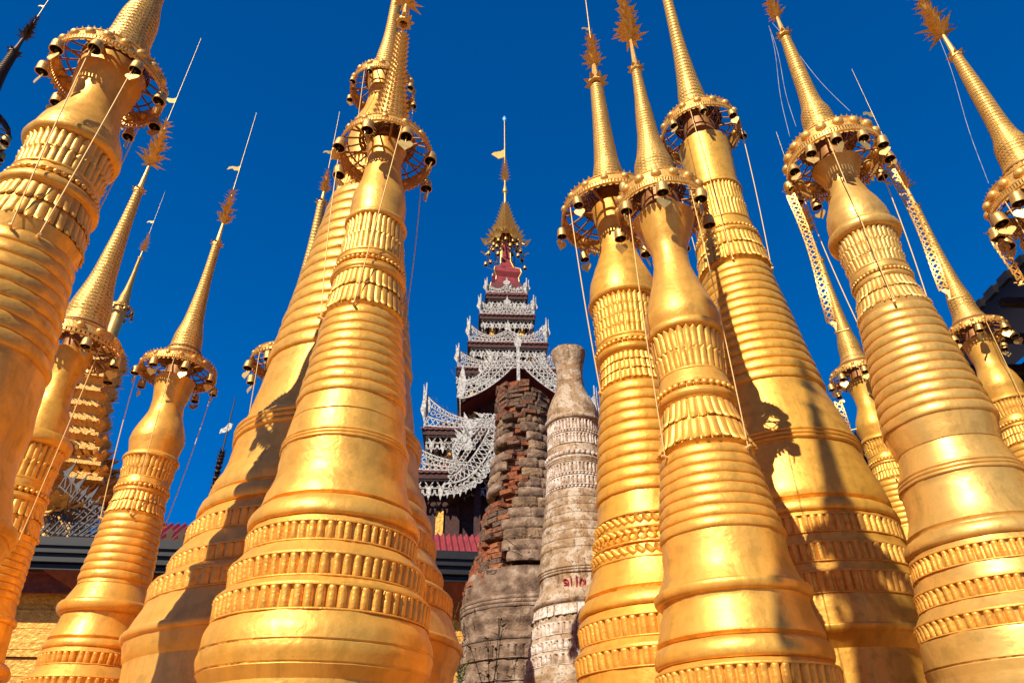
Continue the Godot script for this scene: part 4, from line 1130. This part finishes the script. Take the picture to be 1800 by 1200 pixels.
	for k in tiers:
		var a: Vector2 = marks[k]
		var c: Vector2 = marks[k + 1]
		var t := (c - a).normalized()
		var m := Vector2(-t.y, t.x)
		var step := a.distance_to(c)
		out.lathe([a + m * step * 0.10, a + m * step * 0.22 + t * step * 0.18, a.lerp(c, 0.42) + m * step * 0.12], teeth, null, 0.0)
		out.lathe([a.lerp(c, 0.42) + m * step * 0.12, a.lerp(c, 0.5), a.lerp(c, 0.68) + m * step * 0.2, a.lerp(c, 0.86) + m * step * 0.22, c + m * step * 0.02], teeth, null, 0.0, PackedFloat32Array([0.0, 0.0, step * 0.3, step * 0.34, 0.0]))
	var spire := part("spire", out.mesh(), mat, root)
	if d.get("studs", false):
		s = Shape.new()
		for k in range(1, tiers):
			var c: Vector2 = marks[k]
			for i in 12:
				var o := ring_at(TAU * (i + 0.5 * (k % 2)) / 12.0)
				leaf(s, o * c.x + Vector3(0, c.y, 0), o, Vector3.UP, R * 0.09, 0.7, 0.6)
		var st := part("spire_leaves", s.mesh(), mat, spire)
		st.set_meta("kind", "stuff")
	finial(root, d, path[0], mat)
	# bells on the rim, each with its heart leaf
	var nb: int = g[4]
	for i in nb:
		var f: float = TAU * (i + d.get("turn", 0.2)) / nb
		var o := ring_at(f)
		var z: float = R * d.get("bell", 0.26)
		var hang := z * rng.randf_range(0.05, 0.25)
		var tilt := Basis(Vector3.UP, f + rng.randf_range(-0.5, 0.5)) * Basis(Vector3.RIGHT, rng.randf_range(-0.12, 0.12)) * Basis(Vector3.BACK, rng.randf_range(-0.12, 0.12))
		var bell := part("bell", U.bell, M.bell, root, Transform3D(tilt.scaled_local(Vector3.ONE * z), o * R * 1.02 + Vector3(0, lo - z * 1.1 - hang, 0)))
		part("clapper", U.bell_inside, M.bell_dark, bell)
		part("heart_leaf", U.heart, M.leaf_pale, bell, Transform3D(Basis(Vector3.UP, rng.randf_range(-1.4, 1.4)) * Basis(Vector3.RIGHT, rng.randf_range(-0.35, 0.35)), Vector3(0, -0.3, 0)).scaled_local(Vector3.ONE * rng.randf_range(0.85, 1.0)))
	# pull cords from the rim down to pegs on the body
	for c in d.get("cords", []):
		var o := ring_at(c[0])
		var o2 := ring_at(c[1])
		s = Shape.new()
		var top := o * R * 0.99 + Vector3(0, lo + b * 0.1, 0)
		var end: Vector3 = o2 * c[3] + Vector3(0, c[2], 0)
		var line2 := []
		for k in 9:
			var t := k / 8.0
			line2.append(top.lerp(end, t) + o * 0.012 * sin(t * PI))
		s.tube(line2, R * 0.011, 6)
		s.tube([end + o2 * 0.02 + Vector3(0, 0.015, 0), end - o2 * 0.06], R * 0.026, 6)
		part("pull_cord", s.mesh(), M.cord, root)

func finial(root: Node3D, d: Dictionary, top: Vector2, mat: Material) -> void:
	var f: Array = d.fin
	if f.is_empty():
		return
	var c: float = f[0]
	var foot: float = f[1]
	var crown: float = f[2]
	var r := top.x
	var s := Shape.new()
	# square flared collar, then a four-sided waisted bud
	var prof := [[r * 0.9, -0.02], [r * 1.5, 0.02], [r * 1.55, 0.1], [r * 0.9, 0.16], [r * 0.7, 0.3], [r * 0.55, 0.6], [r * 0.42, 0.96], [r * 0.3, 1.0]]
	for k in prof.size() - 1:
		for i in 8:
			var p := []
			for q in [[k, i], [k, i + 1], [k + 1, i + 1], [k + 1, i]]:
				p.append(ring_at(TAU * (q[1] + 0.5) / 8.0) * prof[q[0]][0] + Vector3(0, lerpf(c, foot, prof[q[0]][1]), 0))
			s.quad(p[0], p[1], p[2], p[3], Vector3(0, (p[0].y + p[2].y) * 0.5, 0))
	var stem := part("finial", s.mesh(), mat, root)
	s = Shape.new()
	for i in 8:
		var o := ring_at(TAU * (i + 0.25) / 8.0)
		leaf(s, o * r * 1.3 + Vector3(0, lerpf(c, foot, 0.06), 0), o, Vector3(0, 0.4, 0), r * 1.5, 0.6, 0.3)
	part("collar_leaf", s.mesh(), mat, stem)
	# bouquet of metal leaves
	s = Shape.new()
	var rows := 11
	for k in rows:
		var t := float(k) / (rows - 1)
		var n := int(lerpf(10, 5, t))
		for i in n:
			var o := ring_at(TAU * (i + 0.5 * (k % 2)) / n + k * 0.4)
			var size := (crown - foot) * lerpf(0.20, 0.10, pow(t, 0.8)) * rng.randf_range(0.85, 1.15)
			leaf(s, o * r * 0.2 + Vector3(0, lerpf(foot, crown, t * 0.94), 0), o, Vector3(0, rng.randf_range(0.35, 1.0), 0), size, 0.34, rng.randf_range(0.2, 1.0))
	s.tube([Vector3(0, foot, 0), Vector3(0, crown, 0)], r * 0.3, 6, r * 0.12)
	part("leaf_bouquet", s.mesh(), mat, root)
	var tip: float = f[4]
	var vane: float = f[3]
	s = Shape.new()
	s.tube([Vector3(0, crown, 0), Vector3(0, tip, 0)], r * 0.13, 6, r * 0.09)
	var rod := part("rod", s.mesh(), M.leaf_pale, root)
	s = Shape.new()
	var w := (tip - crown) * 0.075
	s.plate([Vector2(0, -0.3) * w, Vector2(-0.5, -0.4) * w, Vector2(-0.75, -0.15) * w, Vector2(-1.3, -0.5) * w, Vector2(-1.15, 0.0) * w, Vector2(-0.8, 0.2) * w, Vector2(-0.3, 0.25) * w, Vector2(0, 0.55) * w], r * 0.06, Transform3D(Basis(Vector3.UP, d.get("vane_turn", 0.3)), Vector3(0, vane, 0)))
	part("vane", s.mesh(), M.leaf_pale, rod)
	s = Shape.new()
	var z := r * 0.32
	s.lathe([Vector2(0, tip + z * 2.6), Vector2(z, tip + z * 1.2), Vector2(0, tip)], 6)
	part("crystal_bud", s.mesh(), M.glass, rod)
# ---------------------------------------------------------------- helpers
class Shape:
	# Collects triangles with normals and commits them as one ArrayMesh.
	var v := PackedVector3Array()
	var n := PackedVector3Array()
	var ix := PackedInt32Array()
	func tri(a: Vector3, b: Vector3, c: Vector3, na: Vector3, nb: Vector3, nc: Vector3) -> void:
		var s := v.size()
		v.append_array(PackedVector3Array([a, b, c]))
		n.append_array(PackedVector3Array([na, nb, nc]))
		if (b - a).cross(c - a).dot(na + nb + nc) > 0.0:
			ix.append_array(PackedInt32Array([s, s + 2, s + 1]))
		else:
			ix.append_array(PackedInt32Array([s, s + 1, s + 2]))
	func flat(a: Vector3, b: Vector3, c: Vector3, away: Vector3) -> void:
		var m := (b - a).cross(c - a).normalized()
		if m.dot((a + b + c) / 3.0 - away) < 0.0:
			m = -m
		tri(a, b, c, m, m, m)
	func quad(a: Vector3, b: Vector3, c: Vector3, d: Vector3, away: Vector3) -> void:
		flat(a, b, c, away)
		flat(a, c, d, away)
	func hexa(p: Array) -> void:
		# eight corners: four of one face, then the four opposite ones
		var mid := Vector3.ZERO
		for q in p:
			mid += q / 8.0
		quad(p[0], p[1], p[2], p[3], mid)
		quad(p[4], p[5], p[6], p[7], mid)
		for i in 4:
			var j := (i + 1) % 4
			quad(p[i], p[j], p[j + 4], p[i + 4], mid)
	func box(c: Vector3, half: Vector3, b := Basis()) -> void:
		var p := []
		for z in [-1, 1]:
			for q in [[-1, -1], [1, -1], [1, 1], [-1, 1]]:
				p.append(c + b * (half * Vector3(q[0], q[1], z)))
		hexa(p)
	func sheet(pts: Array, cols: int) -> void:
		# a smooth grid of points, row after row
		var rows := pts.size() / cols
		var nn := []
		for r in rows:
			for c in cols:
				var du: Vector3 = pts[r * cols + mini(c + 1, cols - 1)] - pts[r * cols + maxi(c - 1, 0)]
				var dv: Vector3 = pts[mini(r + 1, rows - 1) * cols + c] - pts[maxi(r - 1, 0) * cols + c]
				nn.append(du.cross(dv).normalized())
		for r in rows - 1:
			for c in cols - 1:
				var i := r * cols + c
				tri(pts[i], pts[i + 1], pts[i + cols], nn[i], nn[i + 1], nn[i + cols])
				tri(pts[i + 1], pts[i + cols + 1], pts[i + cols], nn[i + 1], nn[i + cols + 1], nn[i + cols])
	func tube(pts: Array, r: float, sides := 6, r_end := -1.0) -> void:
		var rings := []
		for i in pts.size():
			var d: Vector3 = (pts[mini(i + 1, pts.size() - 1)] - pts[maxi(i - 1, 0)]).normalized()
			var a := d.cross(Vector3.UP if absf(d.y) < 0.9 else Vector3.RIGHT).normalized()
			var b := d.cross(a)
			var rr := r if r_end < 0.0 else lerpf(r, r_end, float(i) / (pts.size() - 1))
			var ring := []
			for k in sides:
				var t := TAU * k / sides
				ring.append([pts[i] + (a * cos(t) + b * sin(t)) * rr, a * cos(t) + b * sin(t)])
			rings.append(ring)
		for i in rings.size() - 1:
			for k in sides:
				var j := (k + 1) % sides
				tri(rings[i][k][0], rings[i][j][0], rings[i + 1][k][0], rings[i][k][1], rings[i][j][1], rings[i + 1][k][1])
				tri(rings[i][j][0], rings[i + 1][j][0], rings[i + 1][k][0], rings[i][j][1], rings[i + 1][j][1], rings[i + 1][k][1])
		for e in [0, rings.size() - 1]:
			for k in range(1, sides - 1):
				flat(rings[e][0][0], rings[e][k][0], rings[e][k + 1][0], pts[0 if e else pts.size() - 1])
	func ribbon(pts: Array, w: float, d: float, f: Transform3D) -> void:
		# a flat strip of width w and thickness d drawn along 2D points in the plane of f
		for i in pts.size() - 1:
			var p: Vector2 = pts[i]
			var q: Vector2 = pts[i + 1]
			var s := (q - p).orthogonal().normalized() * w * 0.5
			var c := []
			for z in [-d * 0.5, d * 0.5]:
				for k in [p + s, q + s, q - s, p - s]:
					c.append(f * Vector3(k.x, k.y, z))
			hexa(c)
	func plate(pts: Array, d: float, f: Transform3D) -> void:
		# a flat outlined plate of thickness d
		var poly := PackedVector2Array(pts)
		var mid := Vector2.ZERO
		for p in poly:
			mid += p / poly.size()
		var t := Geometry2D.triangulate_polygon(poly)
		for z in [-d * 0.5, d * 0.5]:
			for i in range(0, t.size(), 3):
				flat(f * Vector3(poly[t[i]].x, poly[t[i]].y, z), f * Vector3(poly[t[i + 1]].x, poly[t[i + 1]].y, z), f * Vector3(poly[t[i + 2]].x, poly[t[i + 2]].y, z), f * Vector3(mid.x, mid.y, 0))
		for i in poly.size():
			var p := poly[i]
			var q := poly[(i + 1) % poly.size()]
			var o := (q - p).orthogonal()
			if Geometry2D.is_point_in_polygon((p + q) * 0.5 + o.normalized() * 0.001, poly):
				o = -o
			var m := (f.basis * Vector3(o.x, o.y, 0)).normalized()
			var a := [f * Vector3(p.x, p.y, -d * 0.5), f * Vector3(q.x, q.y, -d * 0.5), f * Vector3(q.x, q.y, d * 0.5), f * Vector3(p.x, p.y, d * 0.5)]
			tri(a[0], a[1], a[2], m, m, m)
			tri(a[0], a[2], a[3], m, m, m)
	func lathe(run: Array, seg: int, wob: FastNoiseLite = null, amount := 0.0, tooth := PackedFloat32Array()) -> void:
		# run: Vector2(radius, height) points in one smooth stretch; wob roughs the radius as hand-laid plaster is
		var s := v.size()
		var rows := run.size()
		for i in rows:
			var p: Vector2 = run[i]
			var t: Vector2 = run[mini(i + 1, rows - 1)] - run[maxi(i - 1, 0)]
			var m := Vector2(-t.y, t.x).normalized()
			for k in seg + 1:
				var a := TAU * (k % seg) / seg
				var r := p.x
				if wob:
					r += amount * wob.get_noise_3d(sin(a) * p.x * 6.0, p.y * 6.0, cos(a) * p.x * 6.0)
				if tooth.size() and k % 2 == 1:
					r -= tooth[i]
				v.append(Vector3(sin(a) * r, p.y, cos(a) * r))
				n.append(Vector3(sin(a) * m.x, m.y, cos(a) * m.x))
		for i in rows - 1:
			for k in seg:
				var a := s + i * (seg + 1) + k
				var b := a + seg + 1
				ix.append_array(PackedInt32Array([a, a + 1, b, a + 1, b + 1, b]))
	func mesh() -> ArrayMesh:
		var a := []
		a.resize(Mesh.ARRAY_MAX)
		a[Mesh.ARRAY_VERTEX] = v
		a[Mesh.ARRAY_NORMAL] = n
		a[Mesh.ARRAY_INDEX] = ix
		var m := ArrayMesh.new()
		m.add_surface_from_arrays(Mesh.PRIMITIVE_TRIANGLES, a)
		return m

var M := {}
var U := {}
var used := {}
var rough_noise := FastNoiseLite.new()
var rng := RandomNumberGenerator.new()

func numbered(called: String) -> String:
	used[called] = used.get(called, 0) + 1
	return called if used[called] == 1 else "%s_%03d" % [called, used[called] - 1]

func tag(o: Node, label: String, category: String, group := "") -> Node:
	o.set_meta("label", label)
	o.set_meta("category", category)
	if group:
		o.set_meta("group", group)
	return o

func thing(called: String, label: String, category: String, at: Vector3, group := "") -> Node3D:
	var o := Node3D.new()
	o.name = numbered(called)
	o.position = at
	add_child(o)
	tag(o, label, category, group)
	return o

func part(called: String, mesh: Mesh, mat: Material, parent: Node, at := Transform3D()) -> MeshInstance3D:
	var o := MeshInstance3D.new()
	o.name = called
	o.mesh = mesh
	o.material_override = mat
	o.transform = at
	parent.add_child(o, true)
	return o

func structure(called: String, mesh: Mesh, mat: Material) -> MeshInstance3D:
	var o := part(numbered(called), mesh, mat, self)
	o.set_meta("kind", "structure")
	return o

func ring_at(phi: float) -> Vector3:
	return Vector3(sin(phi), 0, cos(phi))
func noise_tex(freq: float, octaves: int, lo: Color, hi: Color, seed_: int, kind := FastNoiseLite.TYPE_SIMPLEX_SMOOTH, size := 512, mid := Color(0, 0, 0, 0)) -> ImageTexture:
	var f := FastNoiseLite.new()
	f.seed = seed_
	f.noise_type = kind
	f.frequency = freq
	f.fractal_octaves = octaves
	var im: Image = f.get_seamless_image(size, size, false, false, 0.12, true)
	var out := Image.create_empty(size, size, false, Image.FORMAT_RGB8)
	for y in size:
		for x in size:
			var k := im.get_pixel(x, y).r
			out.set_pixel(x, y, (lo.lerp(mid, k * 2.0) if k < 0.5 else mid.lerp(hi, k * 2.0 - 1.0)) if mid.a > 0.0 else lo.lerp(hi, k))
	return ImageTexture.create_from_image(out)

func gilding() -> ImageTexture:
	# hand-brushed gold paint: cloudy patches, faint runs of rain and a few dark specks
	var f := FastNoiseLite.new()
	f.seed = 3
	f.frequency = 0.012
	f.fractal_octaves = 5
	var cloud: Image = f.get_seamless_image(512, 512, false, false, 0.12, true)
	f.seed = 41
	f.frequency = 0.05
	f.fractal_octaves = 3
	var runs: Image = f.get_seamless_image(512, 64, false, false, 0.12, true)
	runs.resize(512, 512, Image.INTERPOLATE_CUBIC)
	f.seed = 77
	f.frequency = 0.09
	var specks: Image = f.get_seamless_image(512, 512, false, false, 0.12, true)
	var out := Image.create_empty(512, 512, false, Image.FORMAT_RGB8)
	for y in 512:
		for x in 512:
			var c := cloud.get_pixel(x, y).r
			var r := runs.get_pixel(x, y).r
			var s := specks.get_pixel(x, y).r
			var k := 1.0 - 0.10 * smoothstep(0.55, 0.25, c) - 0.06 * smoothstep(0.60, 0.9, r) - 0.20 * smoothstep(0.80, 0.92, s) - 0.05 * (1.0 - s)
			out.set_pixel(x, y, Color(k, k * lerpf(0.985, 1.0, k), k * lerpf(0.93, 1.0, c)))
	return ImageTexture.create_from_image(out)

func limewash(dirt: Color, base: Color, pale: Color, seed_: int) -> ImageTexture:
	# old limewash: peeled pale patches with hard edges, brown runs of rain and dark lichen specks
	var f := FastNoiseLite.new()
	f.seed = seed_
	f.frequency = 0.014
	f.fractal_octaves = 6
	var patch: Image = f.get_seamless_image(512, 512, false, false, 0.12, true)
	f.seed = seed_ + 50
	f.frequency = 0.04
	f.fractal_octaves = 4
	var runs: Image = f.get_seamless_image(512, 96, false, false, 0.12, true)
	runs.resize(512, 512, Image.INTERPOLATE_CUBIC)
	f.seed = seed_ + 90
	f.frequency = 0.06
	var lichen: Image = f.get_seamless_image(512, 512, false, false, 0.12, true)
	var out := Image.create_empty(512, 512, false, Image.FORMAT_RGB8)
	for y in 512:
		for x in 512:
			var p := patch.get_pixel(x, y).r
			var r := runs.get_pixel(x, y).r
			var l := lichen.get_pixel(x, y).r
			var c := base.lerp(pale, smoothstep(0.52, 0.60, p) * (0.40 + 0.40 * l))
			c = c.lerp(dirt, 0.75 * smoothstep(0.55, 0.85, r) * smoothstep(0.75, 0.35, p))
			c = c.lerp(dirt, 0.7 * smoothstep(0.66, 0.78, l))
			c = c.lerp(base * 0.8, 0.6 * smoothstep(0.40, 0.25, p))
			out.set_pixel(x, y, Color(c.r, c.g, c.b))
	return ImageTexture.create_from_image(out)

func bump_tex(freq: float, octaves: int, seed_: int, strength: float, size := 512) -> ImageTexture:
	var f := FastNoiseLite.new()
	f.seed = seed_
	f.frequency = freq
	f.fractal_octaves = octaves
	var im: Image = f.get_seamless_image(size, size, false, false, 0.12, true)
	im.convert(Image.FORMAT_RGBA8)
	im.bump_map_to_normal_map(strength)
	return ImageTexture.create_from_image(im)

func paint(albedo: Color, rough: float, metal := 0.0, tex: Texture2D = null, scale := 1.0, normal: Texture2D = null, nscale := 1.0, rtex: Texture2D = null) -> StandardMaterial3D:
	var m := StandardMaterial3D.new()
	m.albedo_color = albedo
	m.roughness = rough
	m.metallic = metal
	if tex or normal or rtex:
		m.uv1_triplanar = true
		m.uv1_world_triplanar = true
		m.uv1_scale = Vector3.ONE * scale
	if tex:
		m.albedo_texture = tex
	if rtex:
		m.roughness_texture = rtex
	if normal:
		m.normal_enabled = true
		m.normal_texture = normal
		m.normal_scale = nscale
	return m

func make_materials() -> void:
	var mottle := gilding()
	var brushed := bump_tex(0.032, 5, 8, 9.0)
	var grainy := bump_tex(0.05, 4, 11, 8.0)
	var gloss := noise_tex(0.014, 5, Color(0.8, 0.8, 0.8), Color(1, 1, 1), 21)
	M.gold = paint(Color(0.98, 0.724, 0.32), 0.49, 0.44, mottle, 1.1, brushed, 0.13, gloss)
	M.gold_deep = paint(Color(0.975, 0.717, 0.29), 0.49, 0.44, mottle, 1.3, brushed, 0.13, gloss)
	M.gold_pale = paint(Color(0.935, 0.725, 0.385), 0.46, 0.5, mottle, 0.9, brushed, 0.13, gloss)
	M.gold_rough = paint(Color(0.985, 0.718, 0.31), 0.5, 0.46, mottle, 2.0, grainy, 0.3)
	M.leaf = paint(Color(0.95, 0.73, 0.39), 0.42, 0.5, mottle, 2.0, grainy, 0.4)
	M.leaf_pale = paint(Color(0.92, 0.76, 0.47), 0.45, 0.6, mottle, 2.0)
	M.bell = paint(Color(0.88, 0.69, 0.40), 0.42, 0.65, mottle, 4.0, grainy, 0.5)
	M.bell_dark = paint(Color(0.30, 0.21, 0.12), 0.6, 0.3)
	M.strut = paint(Color(0.66, 0.44, 0.22), 0.55, 0.35, mottle, 3.0)
	M.cord = paint(Color(0.92, 0.75, 0.46), 0.55, 0.2)
	M.glass = paint(Color(0.55, 0.75, 0.9), 0.08, 0.0)
	M.dark_metal = paint(Color(0.30, 0.21, 0.14), 0.5, 0.6, mottle, 2.0)
	M.white_iron = paint(Color(0.83, 0.82, 0.80), 0.6, 0.1, noise_tex(0.02, 5, Color(0.42, 0.34, 0.27), Color(1, 1, 1), 5, FastNoiseLite.TYPE_SIMPLEX_SMOOTH, 512, Color(0.86, 0.84, 0.81)), 0.8)
	M.grey_iron = paint(Color(0.36, 0.33, 0.33), 0.6, 0.2, mottle, 1.0)
	M.dark_wood = paint(Color(0.24, 0.15, 0.11), 0.75, 0.0, noise_tex(0.02, 4, Color(0.5, 0.45, 0.42), Color(1, 1, 1), 6), 0.7)
	M.tower_wood = paint(Color(0.36, 0.19, 0.14), 0.75, 0.0, noise_tex(0.02, 4, Color(0.5, 0.45, 0.42), Color(1, 1, 1), 6), 0.7)
	M.soffit = paint(Color(0.55, 0.24, 0.13), 0.7, 0.0, noise_tex(0.02, 4, Color(0.6, 0.5, 0.45), Color(1, 1, 1), 26), 0.5)
	M.red_wood = paint(Color(0.42, 0.17, 0.10), 0.75, 0.0, noise_tex(0.02, 4, Color(0.5, 0.45, 0.42), Color(1, 1, 1), 6), 0.5)
	M.tower_red = paint(Color(0.40, 0.15, 0.14), 0.6, 0.0, mottle, 0.5)
	M.red_tin = paint(Color(0.66, 0.25, 0.26), 0.5, 0.0, noise_tex(0.015, 5, Color(0.68, 0.62, 0.6), Color(1, 1, 1), 9), 0.35)
	M.black_gutter = paint(Color(0.12, 0.105, 0.10), 0.5, 0.0, noise_tex(0.02, 4, Color(0.6, 0.6, 0.6), Color(1, 1, 1), 6), 0.7)
	M.gold_wall = paint(Color(0.93, 0.68, 0.30), 0.55, 0.35, mottle, 0.5, brushed, 0.5)
	M.carved = paint(Color(0.93, 0.70, 0.36), 0.55, 0.4, mottle, 1.2, bump_tex(0.03, 5, 31, 14.0), 0.6)
	# weathered lime plaster: grey lichen, tan stain and white remains
	M.lime = paint(Color(1, 1, 1), 0.9, 0.0, limewash(Color(0.27, 0.19, 0.12), Color(0.66, 0.53, 0.39), Color(0.86, 0.82, 0.76), 14), 0.8, grainy, 0.5)
	M.lime_stain = paint(Color(1, 1, 1), 0.9, 0.0, noise_tex(0.010, 6, Color(0.20, 0.15, 0.11), Color(0.72, 0.60, 0.47), 15, FastNoiseLite.TYPE_SIMPLEX_SMOOTH, 512, Color(0.52, 0.40, 0.29)), 0.7, grainy, 1.2)
	M.lime_white = paint(Color(1, 1, 1), 0.9, 0.0, limewash(Color(0.42, 0.28, 0.17), Color(0.80, 0.71, 0.62), Color(0.93, 0.91, 0.89), 16), 0.9, grainy, 0.5)
	M.ruin = paint(Color(1, 1, 1), 0.95, 0.0, noise_tex(0.011, 6, Color(0.20, 0.15, 0.12), Color(0.78, 0.70, 0.62), 17, FastNoiseLite.TYPE_SIMPLEX_SMOOTH, 512, Color(0.50, 0.39, 0.30)), 0.8, grainy, 0.7)
	M.ruin_dark = paint(Color(0.34, 0.24, 0.18), 0.95, 0.0, null, 1.0, grainy, 1.5)
	M.ruin_bricks = []
	var tones := [Color(0.68, 0.40, 0.25), Color(0.56, 0.38, 0.28), Color(0.55, 0.43, 0.34), Color(0.48, 0.39, 0.32), Color(0.70, 0.44, 0.28)]
	var stain := noise_tex(0.02, 5, Color(0.45, 0.42, 0.40), Color(1, 1, 1), 19, FastNoiseLite.TYPE_SIMPLEX_SMOOTH, 512, Color(0.88, 0.85, 0.83))
	for t in tones:
		M.ruin_bricks.append(paint(t, 0.95, 0.0, stain, 1.6, grainy, 1.4))
	M.ink = paint(Color(0.62, 0.06, 0.10), 0.7)
	M.stem = paint(Color(0.36, 0.42, 0.15), 0.8)
	M.stem.backlight_enabled = true
	M.stem.backlight = Color(0.2, 0.3, 0.05)
	M.petal_white = paint(Color(0.86, 0.84, 0.82), 0.8)
	M.earth = paint(Color(1, 1, 1), 0.95, 0.0, noise_tex(0.012, 6, Color(0.54, 0.45, 0.33), Color(0.76, 0.67, 0.54), 22), 0.3, grainy, 1.0)
